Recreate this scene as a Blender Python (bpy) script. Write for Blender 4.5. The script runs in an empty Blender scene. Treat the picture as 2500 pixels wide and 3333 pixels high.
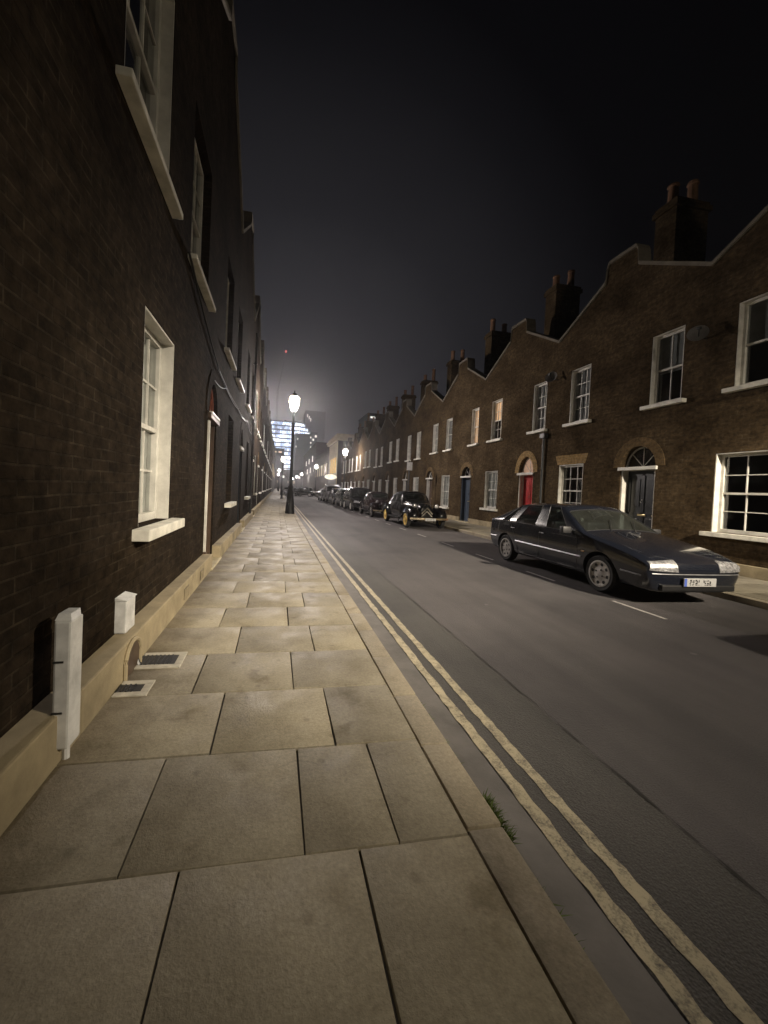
import bpy, bmesh, math, random
from math import sin, cos, pi, radians, hypot, atan2, sqrt
from mathutils import Vector, Matrix
from mathutils.bvhtree import BVHTree

random.seed(7)
scene = bpy.context.scene
COL = scene.collection
ROAD_Z = -0.10

# ------------------------------------------------------------------ materials
def new_mat(name):
    m = bpy.data.materials.new(name); m.use_nodes = True
    nt = m.node_tree; nt.nodes.clear()
    out = nt.nodes.new('ShaderNodeOutputMaterial')
    return m, nt, out

def node(nt, typ, **kw):
    n = nt.nodes.new(typ)
    for k, v in kw.items():
        if k.startswith('i_'):
            n.inputs[k[2:].replace('_', ' ')].default_value = v
        else:
            setattr(n, k, v)
    return n

def lk(nt, a, b): nt.links.new(a, b)

def rgba(c): return (c[0], c[1], c[2], 1.0)

def principled(nt, out, color=(.5, .5, .5), rough=.5, metal=0., spec=.5, coat=0.):
    p = nt.nodes.new('ShaderNodeBsdfPrincipled')
    p.inputs['Base Color'].default_value = rgba(color)
    p.inputs['Roughness'].default_value = rough
    p.inputs['Metallic'].default_value = metal
    p.inputs['Specular IOR Level'].default_value = spec
    p.inputs['Coat Weight'].default_value = coat
    p.inputs['Coat Roughness'].default_value = .04
    lk(nt, p.outputs[0], out.inputs['Surface'])
    return p

def ramp(nt, fac, stops):
    r = nt.nodes.new('ShaderNodeValToRGB')
    el = r.color_ramp.elements
    while len(el) < len(stops): el.new(.5)
    for e, (p, c) in zip(el, stops):
        e.position = p; e.color = rgba(c) if len(c) == 3 else c
    lk(nt, fac, r.inputs[0])
    return r.outputs[0]

def mixc(nt, fac, a, b, mode='MIX'):
    m = nt.nodes.new('ShaderNodeMix'); m.data_type = 'RGBA'; m.blend_type = mode
    if isinstance(fac, (int, float)): m.inputs[0].default_value = fac
    else: lk(nt, fac, m.inputs[0])
    for i, v in ((6, a), (7, b)):
        if isinstance(v, (tuple, list)): m.inputs[i].default_value = rgba(v)
        else: lk(nt, v, m.inputs[i])
    return m.outputs[2]

def noise(nt, vec, scale, detail=6., rough=.6):
    n = node(nt, 'ShaderNodeTexNoise'); n.inputs['Scale'].default_value = scale
    n.inputs['Detail'].default_value = detail; n.inputs['Roughness'].default_value = rough
    if vec is not None: lk(nt, vec, n.inputs['Vector'])
    return n.outputs['Fac']

def world_pos(nt):
    return nt.nodes.new('ShaderNodeNewGeometry').outputs['Position']

def bump(nt, h, strength, dist, p):
    b = nt.nodes.new('ShaderNodeBump'); b.inputs['Strength'].default_value = strength
    b.inputs['Distance'].default_value = dist
    lk(nt, h, b.inputs['Height']); lk(nt, b.outputs[0], p.inputs['Normal'])

def mat_plain(name, color, rough=.5, metal=0., vary=.25, scale=9., spec=.5, coat=0., bmp=.0):
    """one colour broken up by grime noise"""
    m, nt, out = new_mat(name)
    p = principled(nt, out, color, rough, metal, spec, coat)
    pos = world_pos(nt)
    f = noise(nt, pos, scale)
    lo = tuple(c * (1 - vary) for c in color); hi = tuple(min(1, c * (1 + vary * .6)) for c in color)
    lk(nt, ramp(nt, f, [(.3, lo), (.7, hi)]), p.inputs['Base Color'])
    if bmp: bump(nt, noise(nt, pos, scale * 8), bmp, .004, p)
    return m

def mat_brick(name, c1, c2, mortar, soot):
    m, nt, out = new_mat(name)
    p = principled(nt, out, c1, 1., spec=.02)
    pos = world_pos(nt)
    sx = node(nt, 'ShaderNodeSeparateXYZ'); lk(nt, pos, sx.inputs[0])
    ad = node(nt, 'ShaderNodeMath', operation='ADD'); lk(nt, sx.outputs[0], ad.inputs[0]); lk(nt, sx.outputs[1], ad.inputs[1])
    cb = node(nt, 'ShaderNodeCombineXYZ'); lk(nt, ad.outputs[0], cb.inputs[0]); lk(nt, sx.outputs[2], cb.inputs[1])
    wob = node(nt, 'ShaderNodeTexNoise'); wob.inputs['Scale'].default_value = 3.; lk(nt, cb.outputs[0], wob.inputs['Vector'])
    wv = node(nt, 'ShaderNodeVectorMath', operation='MULTIPLY_ADD')
    lk(nt, wob.outputs['Color'], wv.inputs[0]); wv.inputs[1].default_value = (.012, .012, 0); lk(nt, cb.outputs[0], wv.inputs[2])
    b = node(nt, 'ShaderNodeTexBrick'); lk(nt, wv.outputs[0], b.inputs['Vector'])
    b.inputs['Scale'].default_value = 1.; b.inputs['Brick Width'].default_value = .225
    b.inputs['Row Height'].default_value = .070; b.inputs['Mortar Size'].default_value = .007
    b.inputs['Mortar Smooth'].default_value = .3; b.inputs['Bias'].default_value = -.1
    b.inputs['Color1'].default_value = rgba(c1); b.inputs['Color2'].default_value = rgba(c2)
    b.inputs['Mortar'].default_value = rgba(mortar)
    # brick to brick tone and big soot / damp stains
    v = node(nt, 'ShaderNodeTexVoronoi'); v.inputs['Scale'].default_value = 6.; lk(nt, cb.outputs[0], v.inputs['Vector'])
    tone = ramp(nt, noise(nt, cb.outputs[0], 11., 3.), [(.3, (.55, .55, .55)), (.7, (1.35, 1.3, 1.2))])
    worn = ramp(nt, noise(nt, cb.outputs[0], 4.5, 6., .7), [(.40, (.15, .15, .15)), (.62, (1, 1, 1))])
    mf = node(nt, 'ShaderNodeMath', operation='MULTIPLY'); lk(nt, b.outputs['Fac'], mf.inputs[0]); lk(nt, worn, mf.inputs[1])
    face = mixc(nt, noise(nt, wv.outputs[0], 26., 5., .7), tuple(c * 1.25 for c in c1), tuple(c * .8 for c in c2))
    bc = mixc(nt, mixc(nt, b.outputs['Fac'], (.45, .45, .45), (0, 0, 0)), b.outputs['Color'], face)
    bc = mixc(nt, b.outputs['Fac'], bc, c2)
    col = mixc(nt, mf.outputs[0], bc, mortar)
    col = mixc(nt, 1., col, tone, 'MULTIPLY')
    st = ramp(nt, noise(nt, cb.outputs[0], .9, 8., .65), [(.38, (1, 1, 1)), (.66, soot)])
    col = mixc(nt, 1., col, st, 'MULTIPLY')
    lk(nt, col, p.inputs['Base Color'])
    hm = mixc(nt, .35, b.outputs['Fac'], noise(nt, cb.outputs[0], 60.))
    inv = node(nt, 'ShaderNodeInvert'); lk(nt, hm, inv.inputs['Color'])
    bump(nt, inv.outputs[0], .8, .012, p)
    return m

def mat_emit(name, color, strength, vary=0., scale=1.5):
    m, nt, out = new_mat(name)
    e = node(nt, 'ShaderNodeEmission'); e.inputs['Color'].default_value = rgba(color); e.inputs['Strength'].default_value = strength
    if vary:
        f = noise(nt, world_pos(nt), scale, 3.)
        lk(nt, ramp(nt, f, [(.3, tuple(c * (1 - vary) for c in color)), (.7, color)]), e.inputs['Color'])
    lk(nt, e.outputs[0], out.inputs['Surface'])
    return m

def mat_glow_glass(name, color, strength):
    m, nt, out = new_mat(name)
    e = node(nt, 'ShaderNodeEmission'); e.inputs['Color'].default_value = rgba(color); e.inputs['Strength'].default_value = strength
    t = node(nt, 'ShaderNodeBsdfTransparent')
    a = node(nt, 'ShaderNodeAddShader'); lk(nt, e.outputs[0], a.inputs[0]); lk(nt, t.outputs[0], a.inputs[1])
    lk(nt, a.outputs[0], out.inputs['Surface'])
    return m

def mat_glass(name, tint=(.5, .55, .55), base=.12, rough=.03, painted_refl=.0):
    m, nt, out = new_mat(name)
    t = node(nt, 'ShaderNodeBsdfTransparent'); t.inputs[0].default_value = rgba(tint)
    g = node(nt, 'ShaderNodeBsdfGlossy'); g.inputs['Color'].default_value = (1, 1, 1, 1); g.inputs['Roughness'].default_value = rough
    fr = node(nt, 'ShaderNodeLayerWeight'); pw = node(nt, 'ShaderNodeMath', operation='POWER'); lk(nt, fr.outputs['Facing'], pw.inputs[0]); pw.inputs[1].default_value = 4.5
    ad = node(nt, 'ShaderNodeMath', operation='MULTIPLY_ADD'); lk(nt, pw.outputs[0], ad.inputs[0]); ad.inputs[1].default_value = .9; ad.inputs[2].default_value = .045 + base; ad.use_clamp = True
    mx = node(nt, 'ShaderNodeMixShader'); lk(nt, ad.outputs[0], mx.inputs[0]); lk(nt, t.outputs[0], mx.inputs[1]); lk(nt, g.outputs[0], mx.inputs[2])
    # hand-made panes ripple a little
    nb = node(nt, 'ShaderNodeBump'); nb.inputs['Strength'].default_value = .12; nb.inputs['Distance'].default_value = .01
    lk(nt, noise(nt, world_pos(nt), 2.5, 2.), nb.inputs['Height']); lk(nt, nb.outputs[0], g.inputs['Normal'])
    if painted_refl:  # grey-green diffuse colour mixed in, standing for reflections in the car windows
        df = node(nt, 'ShaderNodeBsdfDiffuse'); df.inputs[0].default_value = (.42, .46, .42, 1)
        m2 = node(nt, 'ShaderNodeMixShader'); lk(nt, mx.outputs[0], m2.inputs[1]); lk(nt, df.outputs[0], m2.inputs[2])
        lk(nt, ramp(nt, noise(nt, world_pos(nt), 2.2, 6.), [(.3, (painted_refl * .5,) * 3), (.7, (painted_refl * 1.6,) * 3)]), m2.inputs[0])
        lk(nt, m2.outputs[0], out.inputs['Surface']); return m
    lk(nt, mx.outputs[0], out.inputs['Surface'])
    return m

def node_map(nt, v, a, b):
    r = node(nt, 'ShaderNodeMapRange'); r.inputs[1].default_value = a; r.inputs[2].default_value = b; lk(nt, v, r.inputs[0])
    return r.outputs[0]

def mat_flags(name, base, vary):
    m, nt, out = new_mat(name)
    p = principled(nt, out, base, .62, spec=.4)
    geo = nt.nodes.new('ShaderNodeNewGeometry'); pos = geo.outputs['Position']
    isl = ramp(nt, geo.outputs['Random Per Island'], [(0, (.82, .82, .84)), (.5, (1, .99, .97)), (1, (1.12, 1.1, 1.04))])
    big = ramp(nt, noise(nt, pos, 1.3, 8., .68), [(.32, (.60, .58, .54)), (.55, (1, 1, 1)), (.8, (1.15, 1.12, 1.05))])
    fine = ramp(nt, noise(nt, pos, 55., 4., .7), [(.3, (.78, .78, .78)), (.7, (1.15, 1.15, 1.15))])
    c = mixc(nt, 1., base, isl, 'MULTIPLY'); c = mixc(nt, 1., c, big, 'MULTIPLY'); c = mixc(nt, 1., c, fine, 'MULTIPLY')
    # darker ragged band along the foot of the wall
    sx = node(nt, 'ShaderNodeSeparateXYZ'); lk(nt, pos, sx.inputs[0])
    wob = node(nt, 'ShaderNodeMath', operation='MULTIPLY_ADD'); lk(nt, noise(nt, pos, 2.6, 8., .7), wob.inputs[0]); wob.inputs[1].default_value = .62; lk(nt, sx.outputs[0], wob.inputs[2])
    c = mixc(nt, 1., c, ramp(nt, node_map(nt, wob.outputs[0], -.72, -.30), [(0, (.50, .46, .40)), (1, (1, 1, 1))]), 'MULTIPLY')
    # hairline cracks across some of the slabs
    ck = node(nt, 'ShaderNodeTexVoronoi', feature='DISTANCE_TO_EDGE'); ck.inputs['Scale'].default_value = .9
    cw = node(nt, 'ShaderNodeTexNoise'); cw.inputs['Scale'].default_value = 5.; lk(nt, pos, cw.inputs['Vector'])
    cv = node(nt, 'ShaderNodeVectorMath', operation='MULTIPLY_ADD'); lk(nt, cw.outputs['Color'], cv.inputs[0]); cv.inputs[1].default_value = (.3, .3, .3); lk(nt, pos, cv.inputs[2]); lk(nt, cv.outputs[0], ck.inputs['Vector'])
    cm = ramp(nt, ck.outputs['Distance'], [(.0, (1, 1, 1)), (.007, (0, 0, 0))])
    cmm = node(nt, 'ShaderNodeMath', operation='MULTIPLY'); lk(nt, cm, cmm.inputs[0]); lk(nt, ramp(nt, noise(nt, pos, .8, 2.), [(.56, (0, 0, 0)), (.64, (.45, .45, .45))]), cmm.inputs[1])
    c = mixc(nt, cmm.outputs[0], c, tuple(k * .22 for k in base))
    # old wet and food stains
    c = mixc(nt, 1., c, ramp(nt, noise(nt, pos, 3.1, 5., .55), [(.30, (.66, .63, .58)), (.40, (1, 1, 1))]), 'MULTIPLY')
    # gum spots and drips
    v = node(nt, 'ShaderNodeTexVoronoi'); v.inputs['Scale'].default_value = 5.; lk(nt, pos, v.inputs['Vector'])
    sp = ramp(nt, v.outputs['Distance'], [(.06, (.5, .48, .46)), (.13, (1, 1, 1))])
    c = mixc(nt, vary, c, sp, 'MULTIPLY')
    lk(nt, c, p.inputs['Base Color'])
    rr = node(nt, 'ShaderNodeMapRange'); rr.inputs[1].default_value = .3; rr.inputs[2].default_value = .7
    rr.inputs[3].default_value = .52; rr.inputs[4].default_value = .85
    lk(nt, noise(nt, pos, 3.5, 6.), rr.inputs[0]); lk(nt, rr.outputs[0], p.inputs['Roughness'])
    h = mixc(nt, .45, noise(nt, pos, 14., 8., .7), noise(nt, pos, 90., 3.))
    bump(nt, h, .75, .006, p)
    return m

def mat_asphalt(name, base):
    m, nt, out = new_mat(name)
    p = principled(nt, out, base, .72, spec=.45)
    pos = world_pos(nt)
    big = ramp(nt, noise(nt, pos, .55, 8., .62), [(.3, (.68, .68, .70)), (.52, (1, 1, 1)), (.78, (1.22, 1.2, 1.22))])
    mp = node(nt, 'ShaderNodeMapping'); mp.inputs['Scale'].default_value = (1.6, .12, 1); lk(nt, pos, mp.inputs[0])
    trk = ramp(nt, noise(nt, mp.outputs[0], 1., 4.), [(.35, (.82, .82, .83)), (.65, (1.12, 1.1, 1.1))])
    fine = ramp(nt, noise(nt, pos, 170., 3., .8), [(.32, (.5, .5, .5)), (.68, (1.5, 1.48, 1.45))])
    c = mixc(nt, 1., base, big, 'MULTIPLY'); c = mixc(nt, 1., c, trk, 'MULTIPLY'); c = mixc(nt, .8, c, fine, 'MULTIPLY')
    gv = node(nt, 'ShaderNodeTexVoronoi'); gv.inputs['Scale'].default_value = 1.7; lk(nt, pos, gv.inputs['Vector'])
    c = mixc(nt, ramp(nt, gv.outputs['Distance'], [(.03, (.5, .5, .5)), (.06, (0, 0, 0))]), c, tuple(k * 2.1 for k in base))
    lk(nt, c, p.inputs['Base Color'])
    v = node(nt, 'ShaderNodeTexVoronoi'); v.inputs['Scale'].default_value = 95.; lk(nt, pos, v.inputs['Vector'])
    bump(nt, v.outputs['Distance'], .7, .006, p)
    return m

def mat_worn_paint(name, paint, under, lo=.42, hi=.56):
    m, nt, out = new_mat(name)
    p = principled(nt, out, paint, .6, spec=.4)
    pos = world_pos(nt)
    f = noise(nt, pos, 16., 9., .72)
    f2 = noise(nt, pos, 110., 3.)
    mk = mixc(nt, .35, f, f2)
    msk = ramp(nt, mk, [(lo, (0, 0, 0)), (hi, (1, 1, 1))])
    tone = ramp(nt, noise(nt, pos, 4., 4.), [(.3, tuple(c * .72 for c in paint)), (.7, paint)])
    lk(nt, mixc(nt, msk, under, tone), p.inputs['Base Color'])
    bump(nt, f2, .4, .003, p)
    return m

def mat_carpaint(name, color, metal=.0, rough=.25):
    m, nt, out = new_mat(name)
    p = principled(nt, out, color, rough, metal, .5, 1.)
    f = noise(nt, world_pos(nt), 3., 6.)
    rr = node(nt, 'ShaderNodeMapRange'); rr.inputs[3].default_value = rough * .75; rr.inputs[4].default_value = rough * 1.5
    lk(nt, f, rr.inputs[0]); lk(nt, rr.outputs[0], p.inputs['Roughness'])
    return m

M = {}
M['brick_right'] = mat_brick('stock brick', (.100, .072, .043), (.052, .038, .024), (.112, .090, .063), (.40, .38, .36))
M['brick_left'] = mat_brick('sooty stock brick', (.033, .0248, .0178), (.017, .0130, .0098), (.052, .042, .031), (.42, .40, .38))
M['brick_pale'] = mat_brick('gauged pale brick', (.33, .23, .11), (.27, .19, .10), (.30, .26, .2), (.8, .78, .75))
M['brick_arch'] = mat_brick('gauged brown brick', (.145, .103, .058), (.105, .074, .044), (.14, .115, .08), (.7, .68, .65))
M['brick_red'] = mat_brick('red brick', (.36, .12, .06), (.28, .09, .05), (.26, .16, .1), (.75, .7, .7))
M['cement'] = mat_plain('cement render', (.30, .25, .16), .85, vary=.45, scale=2.2, spec=.25, bmp=.5)
M['stone'] = mat_plain('stone lintel', (.46, .40, .27), .8, vary=.3, scale=3., spec=.3, bmp=.4)
M['white'] = mat_plain('white gloss paint', (.56, .545, .50), .45, vary=.26, scale=5., bmp=.12)
M['sillwhite'] = mat_plain('white painted sill', (.66, .64, .57), .55, vary=.30, scale=5., bmp=.3)
M['slate'] = mat_plain('roof slate', (.055, .055, .065), .6, vary=.4, scale=4., bmp=.4)
M['coping'] = mat_plain('parapet coping', (.16, .14, .11), .85, vary=.4, scale=3., bmp=.4)
M['potclay'] = mat_plain('chimney pot clay', (.22, .12, .07), .8, vary=.35, scale=4.)
M['dark'] = mat_plain('dark room', (.012, .012, .012), .9, vary=.2)
M['curtain'] = mat_plain('grey blind cloth', (.46, .44, .44), .9, vary=.25, scale=3.)
M['netcurtain'] = mat_plain('white blind cloth', (.62, .60, .56), .9, vary=.2, scale=4.)
M['glass'] = mat_glass('old window glass', (.55, .58, .58), .03, .05)
M['carglass'] = mat_glass('car glass', (.26, .29, .29), .05, .04, .03)
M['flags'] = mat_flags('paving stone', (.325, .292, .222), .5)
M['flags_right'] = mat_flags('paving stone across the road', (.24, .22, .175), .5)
M['kerb'] = mat_flags('granite kerb', (.37, .325, .245), .35)
M['paleslab'] = mat_plain('pale kerb stone', (.46, .43, .36), .75, vary=.3, scale=12., bmp=.3)
M['joint'] = mat_plain('joint dirt', (.085, .072, .05), .95, vary=.5, scale=20.)
M['asphalt'] = mat_asphalt('asphalt', (.106, .100, .102))
M['patch'] = mat_asphalt('asphalt trench patch', (.094, .091, .087))
M['gutter'] = mat_plain('gutter concrete', (.165, .155, .148), .7, vary=.35, scale=3., spec=.4, bmp=.5)
M['yellow'] = mat_worn_paint('worn yellow paint', (.58, .51, .36), (.13, .12, .105), .36, .53)
M['linewhite'] = mat_worn_paint('worn white paint', (.72, .69, .66), (.11, .10, .10), .38, .5)
M['tar'] = mat_plain('tar seam', (.035, .034, .033), .55, vary=.4, scale=12.)
M['iron'] = mat_plain('black iron paint', (.016, .017, .018), .42, vary=.4, scale=10., bmp=.2)
M['blackdoor'] = mat_plain('black door paint', (.020, .024, .030), .3, vary=.3, scale=6.)
M['bluedoor'] = mat_plain('slate blue door paint', (.050, .066, .092), .4, vary=.3, scale=6.)
M['reddoor'] = mat_plain('red door paint', (.42, .025, .025), .35, vary=.25, scale=6.)
M['browndoor'] = mat_plain('brown door paint', (.075, .05, .035), .4, vary=.3, scale=6.)
M['greendoor'] = mat_plain('green door paint', (.025, .06, .04), .4, vary=.3, scale=6.)
M['brass'] = mat_plain('brass', (.75, .62, .34), .28, 1., vary=.2)
M['chrome'] = mat_plain('chrome', (.80, .80, .78), .12, 1., vary=.15)
M['bumperchrome'] = mat_plain('old warm chrome', (.85, .72, .52), .22, 1., vary=.2)
M['rubber'] = mat_plain('tyre rubber', (.018, .018, .018), .8, vary=.3, scale=12.)
M['trim'] = mat_plain('black trim', (.015, .015, .016), .5, vary=.3)
M['well'] = mat_plain('wheel well', (.006, .006, .006), .95, vary=.2)
M['alloy'] = mat_plain('alloy wheel', (.60, .58, .55), .45, .08, vary=.3, scale=14.)
M['cream'] = mat_plain('cream wheel paint', (.78, .58, .20), .4, vary=.2, scale=10.)
M['steelrim'] = mat_plain('steel wheel', (.32, .32, .33), .4, .6, vary=.3)
M['navy'] = mat_carpaint('navy car paint', (.010, .012, .019), 0., .19)
M['black_paint'] = mat_carpaint('black car paint', (.008, .008, .009), 0., .22)
M['maroon'] = mat_carpaint('dark maroon car paint', (.015, .0085, .0095), 0., .2)
M['green_paint'] = mat_carpaint('dark green car paint', (.012, .025, .018), 0., .25)
M['blue_paint'] = mat_carpaint('dark blue car paint', (.016, .02, .045), 0., .25)
M['silver_paint'] = mat_carpaint('silver car paint', (.30, .30, .32), .5, .3)
M['grey_paint'] = mat_carpaint('grey car paint', (.09, .09, .1), .4, .3)
M['lens'] = mat_plain('ribbed headlamp lens', (.50, .50, .52), .16, .55, vary=.75, scale=26., bmp=.9)
M['amber'] = mat_plain('amber lens', (.55, .30, .08), .3, vary=.2)
M['redlens'] = mat_plain('red lens', (.35, .02, .02), .25, vary=.2)
M['plate'] = mat_plain('number plate white', (.50, .50, .50), .4, vary=.12, scale=30.)
M['plateblue'] = mat_plain('number plate blue', (.10, .16, .55), .4, vary=.1)
M['ink'] = mat_plain('plate black', (.02, .02, .02), .5, vary=.1)
M['pvc'] = mat_plain('white plastic', (.60, .60, .59), .5, vary=.3, scale=9., bmp=.15)
M['dishgrey'] = mat_plain('dish grey', (.24, .23, .23), .5, vary=.2)
M['grass'] = mat_plain('weed green', (.12, .17, .04), .8, vary=.45, scale=30.)
M['soil'] = mat_plain('gutter dirt', (.05, .045, .03), .95, vary=.5, scale=25.)
M['stucco'] = mat_plain('cream stucco', (.52, .44, .30), .8, vary=.25, scale=1.5, bmp=.2)
M['farbrick'] = mat_plain('distant brick', (.06, .05, .045), .9, vary=.35, scale=.6)
M['farslab'] = mat_plain('distant cladding', (.045, .045, .05), .8, vary=.3, scale=.2)
M['bark'] = mat_plain('bark', (.05, .04, .03), .95, vary=.4, scale=8.)
M['amberlit'] = mat_emit('lit curtain amber', (1., .58, .32), 2.0, .4)
M['fanlit'] = mat_emit('lit fanlight', (1., .62, .42), .42, .3, 4.)
M['creamlit'] = mat_emit('lit blind cream', (1., .80, .55), .34, .2)
M['publit'] = mat_emit('lit pub window', (1., .62, .20), 1.1, .35, .8)
M['signlit'] = mat_emit('lit oval sign', (1., .93, .75), 1.4, .3, 2.)
def mat_office():
    m, nt, out = new_mat('lit office floor')
    e = node(nt, 'ShaderNodeEmission')
    pos = world_pos(nt)
    mp = node(nt, 'ShaderNodeMapping'); mp.inputs['Scale'].default_value = (.34, .34, .23); lk(nt, pos, mp.inputs[0])
    v = node(nt, 'ShaderNodeTexVoronoi'); v.inputs['Scale'].default_value = 1.; lk(nt, mp.outputs[0], v.inputs['Vector'])
    lk(nt, ramp(nt, v.outputs['Color'], [(.15, (.16, .20, .30)), (.5, (.46, .54, .72)), (.85, (1., 1., 1.))]), e.inputs['Color'])
    st = ramp(nt, noise(nt, pos, .09, 3.), [(.35, (.45, .45, .45)), (.65, (1., 1., 1.))])
    mu = node(nt, 'ShaderNodeMath', operation='MULTIPLY'); lk(nt, st, mu.inputs[0]); mu.inputs[1].default_value = 3.8; lk(nt, mu.outputs[0], e.inputs['Strength'])
    lk(nt, e.outputs[0], out.inputs['Surface'])
    return m
M['officelit'] = mat_office()
M['redpanel'] = mat_plain('red painted fanlight board', (.22, .065, .035), .6, vary=.35, scale=6.)
M['cellar'] = mat_emit('lit office spot', (.9, .93, 1.), 1.3)
M['spotlit'] = mat_emit('lit far window', (1., .95, .88), 1.1)
M['orangelit'] = mat_emit('lit far warm window', (1., .72, .5), .9)
M['redlamp'] = mat_emit('red warning lamp', (1., .12, .10), 8.)
M['lampglass'] = mat_glow_glass('lit lantern glass', (1., .86, .58), 16.)
M['lampglass_white'] = mat_glow_glass('lit white lantern glass', (1., .95, .88), 14.)

# ------------------------------------------------------------------ mesh helpers
class MB:
    """collects shapes in one bmesh"""
    def __init__(self): self.bm = bmesh.new()
    def box(self, x0, x1, y0, y1, z0, z1, bev=0., rot=None, piv=None):
        vs = [self.bm.verts.new((x, y, z)) for x in (min(x0, x1), max(x0, x1)) for y in (min(y0, y1), max(y0, y1)) for z in (min(z0, z1), max(z0, z1))]
        q = [(0, 1, 3, 2), (4, 6, 7, 5), (0, 4, 5, 1), (2, 3, 7, 6), (0, 2, 6, 4), (1, 5, 7, 3)]
        fs = [self.bm.faces.new([vs[i] for i in f]) for f in q]
        if bev:
            es = list({e for f in fs for e in f.edges})
            r = bmesh.ops.bevel(self.bm, geom=es, offset=bev, segments=2, affect='EDGES', profile=.6)
            vs = list({v for f in r['faces'] for v in f.verts} | {v for v in vs if v.is_valid})
        if rot is not None:
            bmesh.ops.rotate(self.bm, verts=[v for v in vs if v.is_valid], cent=piv or ((x0 + x1) / 2, (y0 + y1) / 2, (z0 + z1) / 2), matrix=rot)
        return self
    def poly(self, pts):
        self.bm.faces.new([self.bm.verts.new(p) for p in pts]); return self
    def prism(self, pts, vec):
        """closed polygon pushed along vec"""
        v = Vector(vec)
        a = [self.bm.verts.new(p) for p in pts]; b = [self.bm.verts.new(Vector(p) + v) for p in pts]
        n = len(a)
        self.bm.faces.new(a); self.bm.faces.new(b[::-1])
        for i in range(n): self.bm.faces.new((a[i], b[i], b[(i + 1) % n], a[(i + 1) % n]))
        return self
    def tube(self, pts, r, seg=8, caps=True):
        pts = [Vector(p) for p in pts]; n = len(pts); rings = []
        for i, p in enumerate(pts):
            d = (pts[min(i + 1, n - 1)] - pts[max(i - 1, 0)]).normalized()
            up = Vector((0, 0, 1)) if abs(d.z) < .95 else Vector((1, 0, 0))
            a = d.cross(up).normalized(); b = d.cross(a)
            rr = r[i] if isinstance(r, (list, tuple)) else r
            rings.append([self.bm.verts.new(p + a * rr * cos(2 * pi * k / seg) + b * rr * sin(2 * pi * k / seg)) for k in range(seg)])
        for i in range(n - 1):
            for k in range(seg):
                self.bm.faces.new((rings[i][k], rings[i][(k + 1) % seg], rings[i + 1][(k + 1) % seg], rings[i + 1][k]))
        if caps:
            self.bm.faces.new(rings[0][::-1]); self.bm.faces.new(rings[-1])
        return self
    def lathe(self, prof, seg=24, cx=0., cy=0., axis='Z', c=(0, 0, 0), start=0., cap=True):
        """prof: (radius, height) list turned about an axis through c"""
        rings = []
        for r, h in prof:
            ring = []
            for k in range(seg):
                a = start + 2 * pi * k / seg
                if axis == 'Z': p = (cx + r * cos(a), cy + r * sin(a), h)
                else: p = (c[0] + h, c[1] + r * cos(a), c[2] + r * sin(a))
                ring.append(self.bm.verts.new(p))
            rings.append(ring)
        for i in range(len(rings) - 1):
            for k in range(seg):
                self.bm.faces.new((rings[i][k], rings[i][(k + 1) % seg], rings[i + 1][(k + 1) % seg], rings[i + 1][k]))
        if cap: self.bm.faces.new(rings[0][::-1]); self.bm.faces.new(rings[-1])
        return self
    def ball(self, c, r, seg=12, sq=(1, 1, 1)):
        m = Matrix.Translation(c) @ Matrix.Diagonal((r * sq[0], r * sq[1], r * sq[2], 1))
        bmesh.ops.create_uvsphere(self.bm, u_segments=seg, v_segments=max(6, seg // 2 + 2), radius=1., matrix=m)
        return self
    def build(self, name, mat, parent=None, smooth=None, loc=None):
        bm = self.bm
        bmesh.ops.recalc_face_normals(bm, faces=bm.faces)
        me = bpy.data.meshes.new(name); bm.to_mesh(me); bm.free()
        for mm in (mat if isinstance(mat, (list, tuple)) else [mat]): me.materials.append(mm)
        return link(name, me, parent, smooth, loc)

def link(name, me, parent=None, smooth=None, loc=None):
    o = bpy.data.objects.new(name, me); COL.objects.link(o)
    if smooth is not None:
        me.polygons.foreach_set('use_smooth', [True] * len(me.polygons)); me.set_sharp_from_angle(angle=radians(smooth))
    if parent is not None: o.parent = parent
    if loc is not None: o.location = loc
    return o

def tag(o, label, cat, group=None):
    o['label'] = label; o['category'] = cat
    if group: o['group'] = group
    return o

def thing(name, loc, label, cat, group=None, rz=0.):
    o = bpy.data.objects.new(name, None); o.empty_display_size = .2; COL.objects.link(o)
    o.location = loc; o.rotation_euler = (0, 0, rz)
    return tag(o, label, cat, group)

def structure(o): o['kind'] = 'structure'; return o

def dup(root, loc, label, group=None, rz=None, swap=None, scale=None):
    """copy a thing, its parts and their sub-parts"""
    def cp(o, par):
        c = o.copy(); COL.objects.link(c); c.parent = par
        if swap and o.type == 'MESH':
            for a, b in swap.items():
                if any(ms == M[a] for ms in o.data.materials):
                    key = (o.data.name, a, b)
                    if key not in dup.cache:
                        d = o.data.copy()
                        for i, ms in enumerate(d.materials):
                            if ms == M[a]: d.materials[i] = M[b]
                        dup.cache[key] = d
                    c.data = dup.cache[key]
        for ch in o.children: cp(ch, c)
        return c
    r = cp(root, None); r.location = loc
    if rz is not None: r.rotation_euler = (0, 0, rz)
    if scale is not None: r.scale = scale
    r['label'] = label
    if group: r['group'] = group
    return r
dup.cache = {}

# lamp powers (W), air, sky, exposure
P_MAIN, P_BACK, P_FAR = 3200., 13500., 1500.
HAZE = 0.0010
SKYGLOW = 1.0
EXPO = 0.
# ------------------------------------------------------------------ ground, road, pavements
XL, XR = -1.10, 9.10          # the two facades
KL0, KL1 = 0.81, 0.97         # left kerb
KR0, KR1 = 6.95, 7.12         # right kerb
Y0, Y1 = -9.0, 230.0

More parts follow.
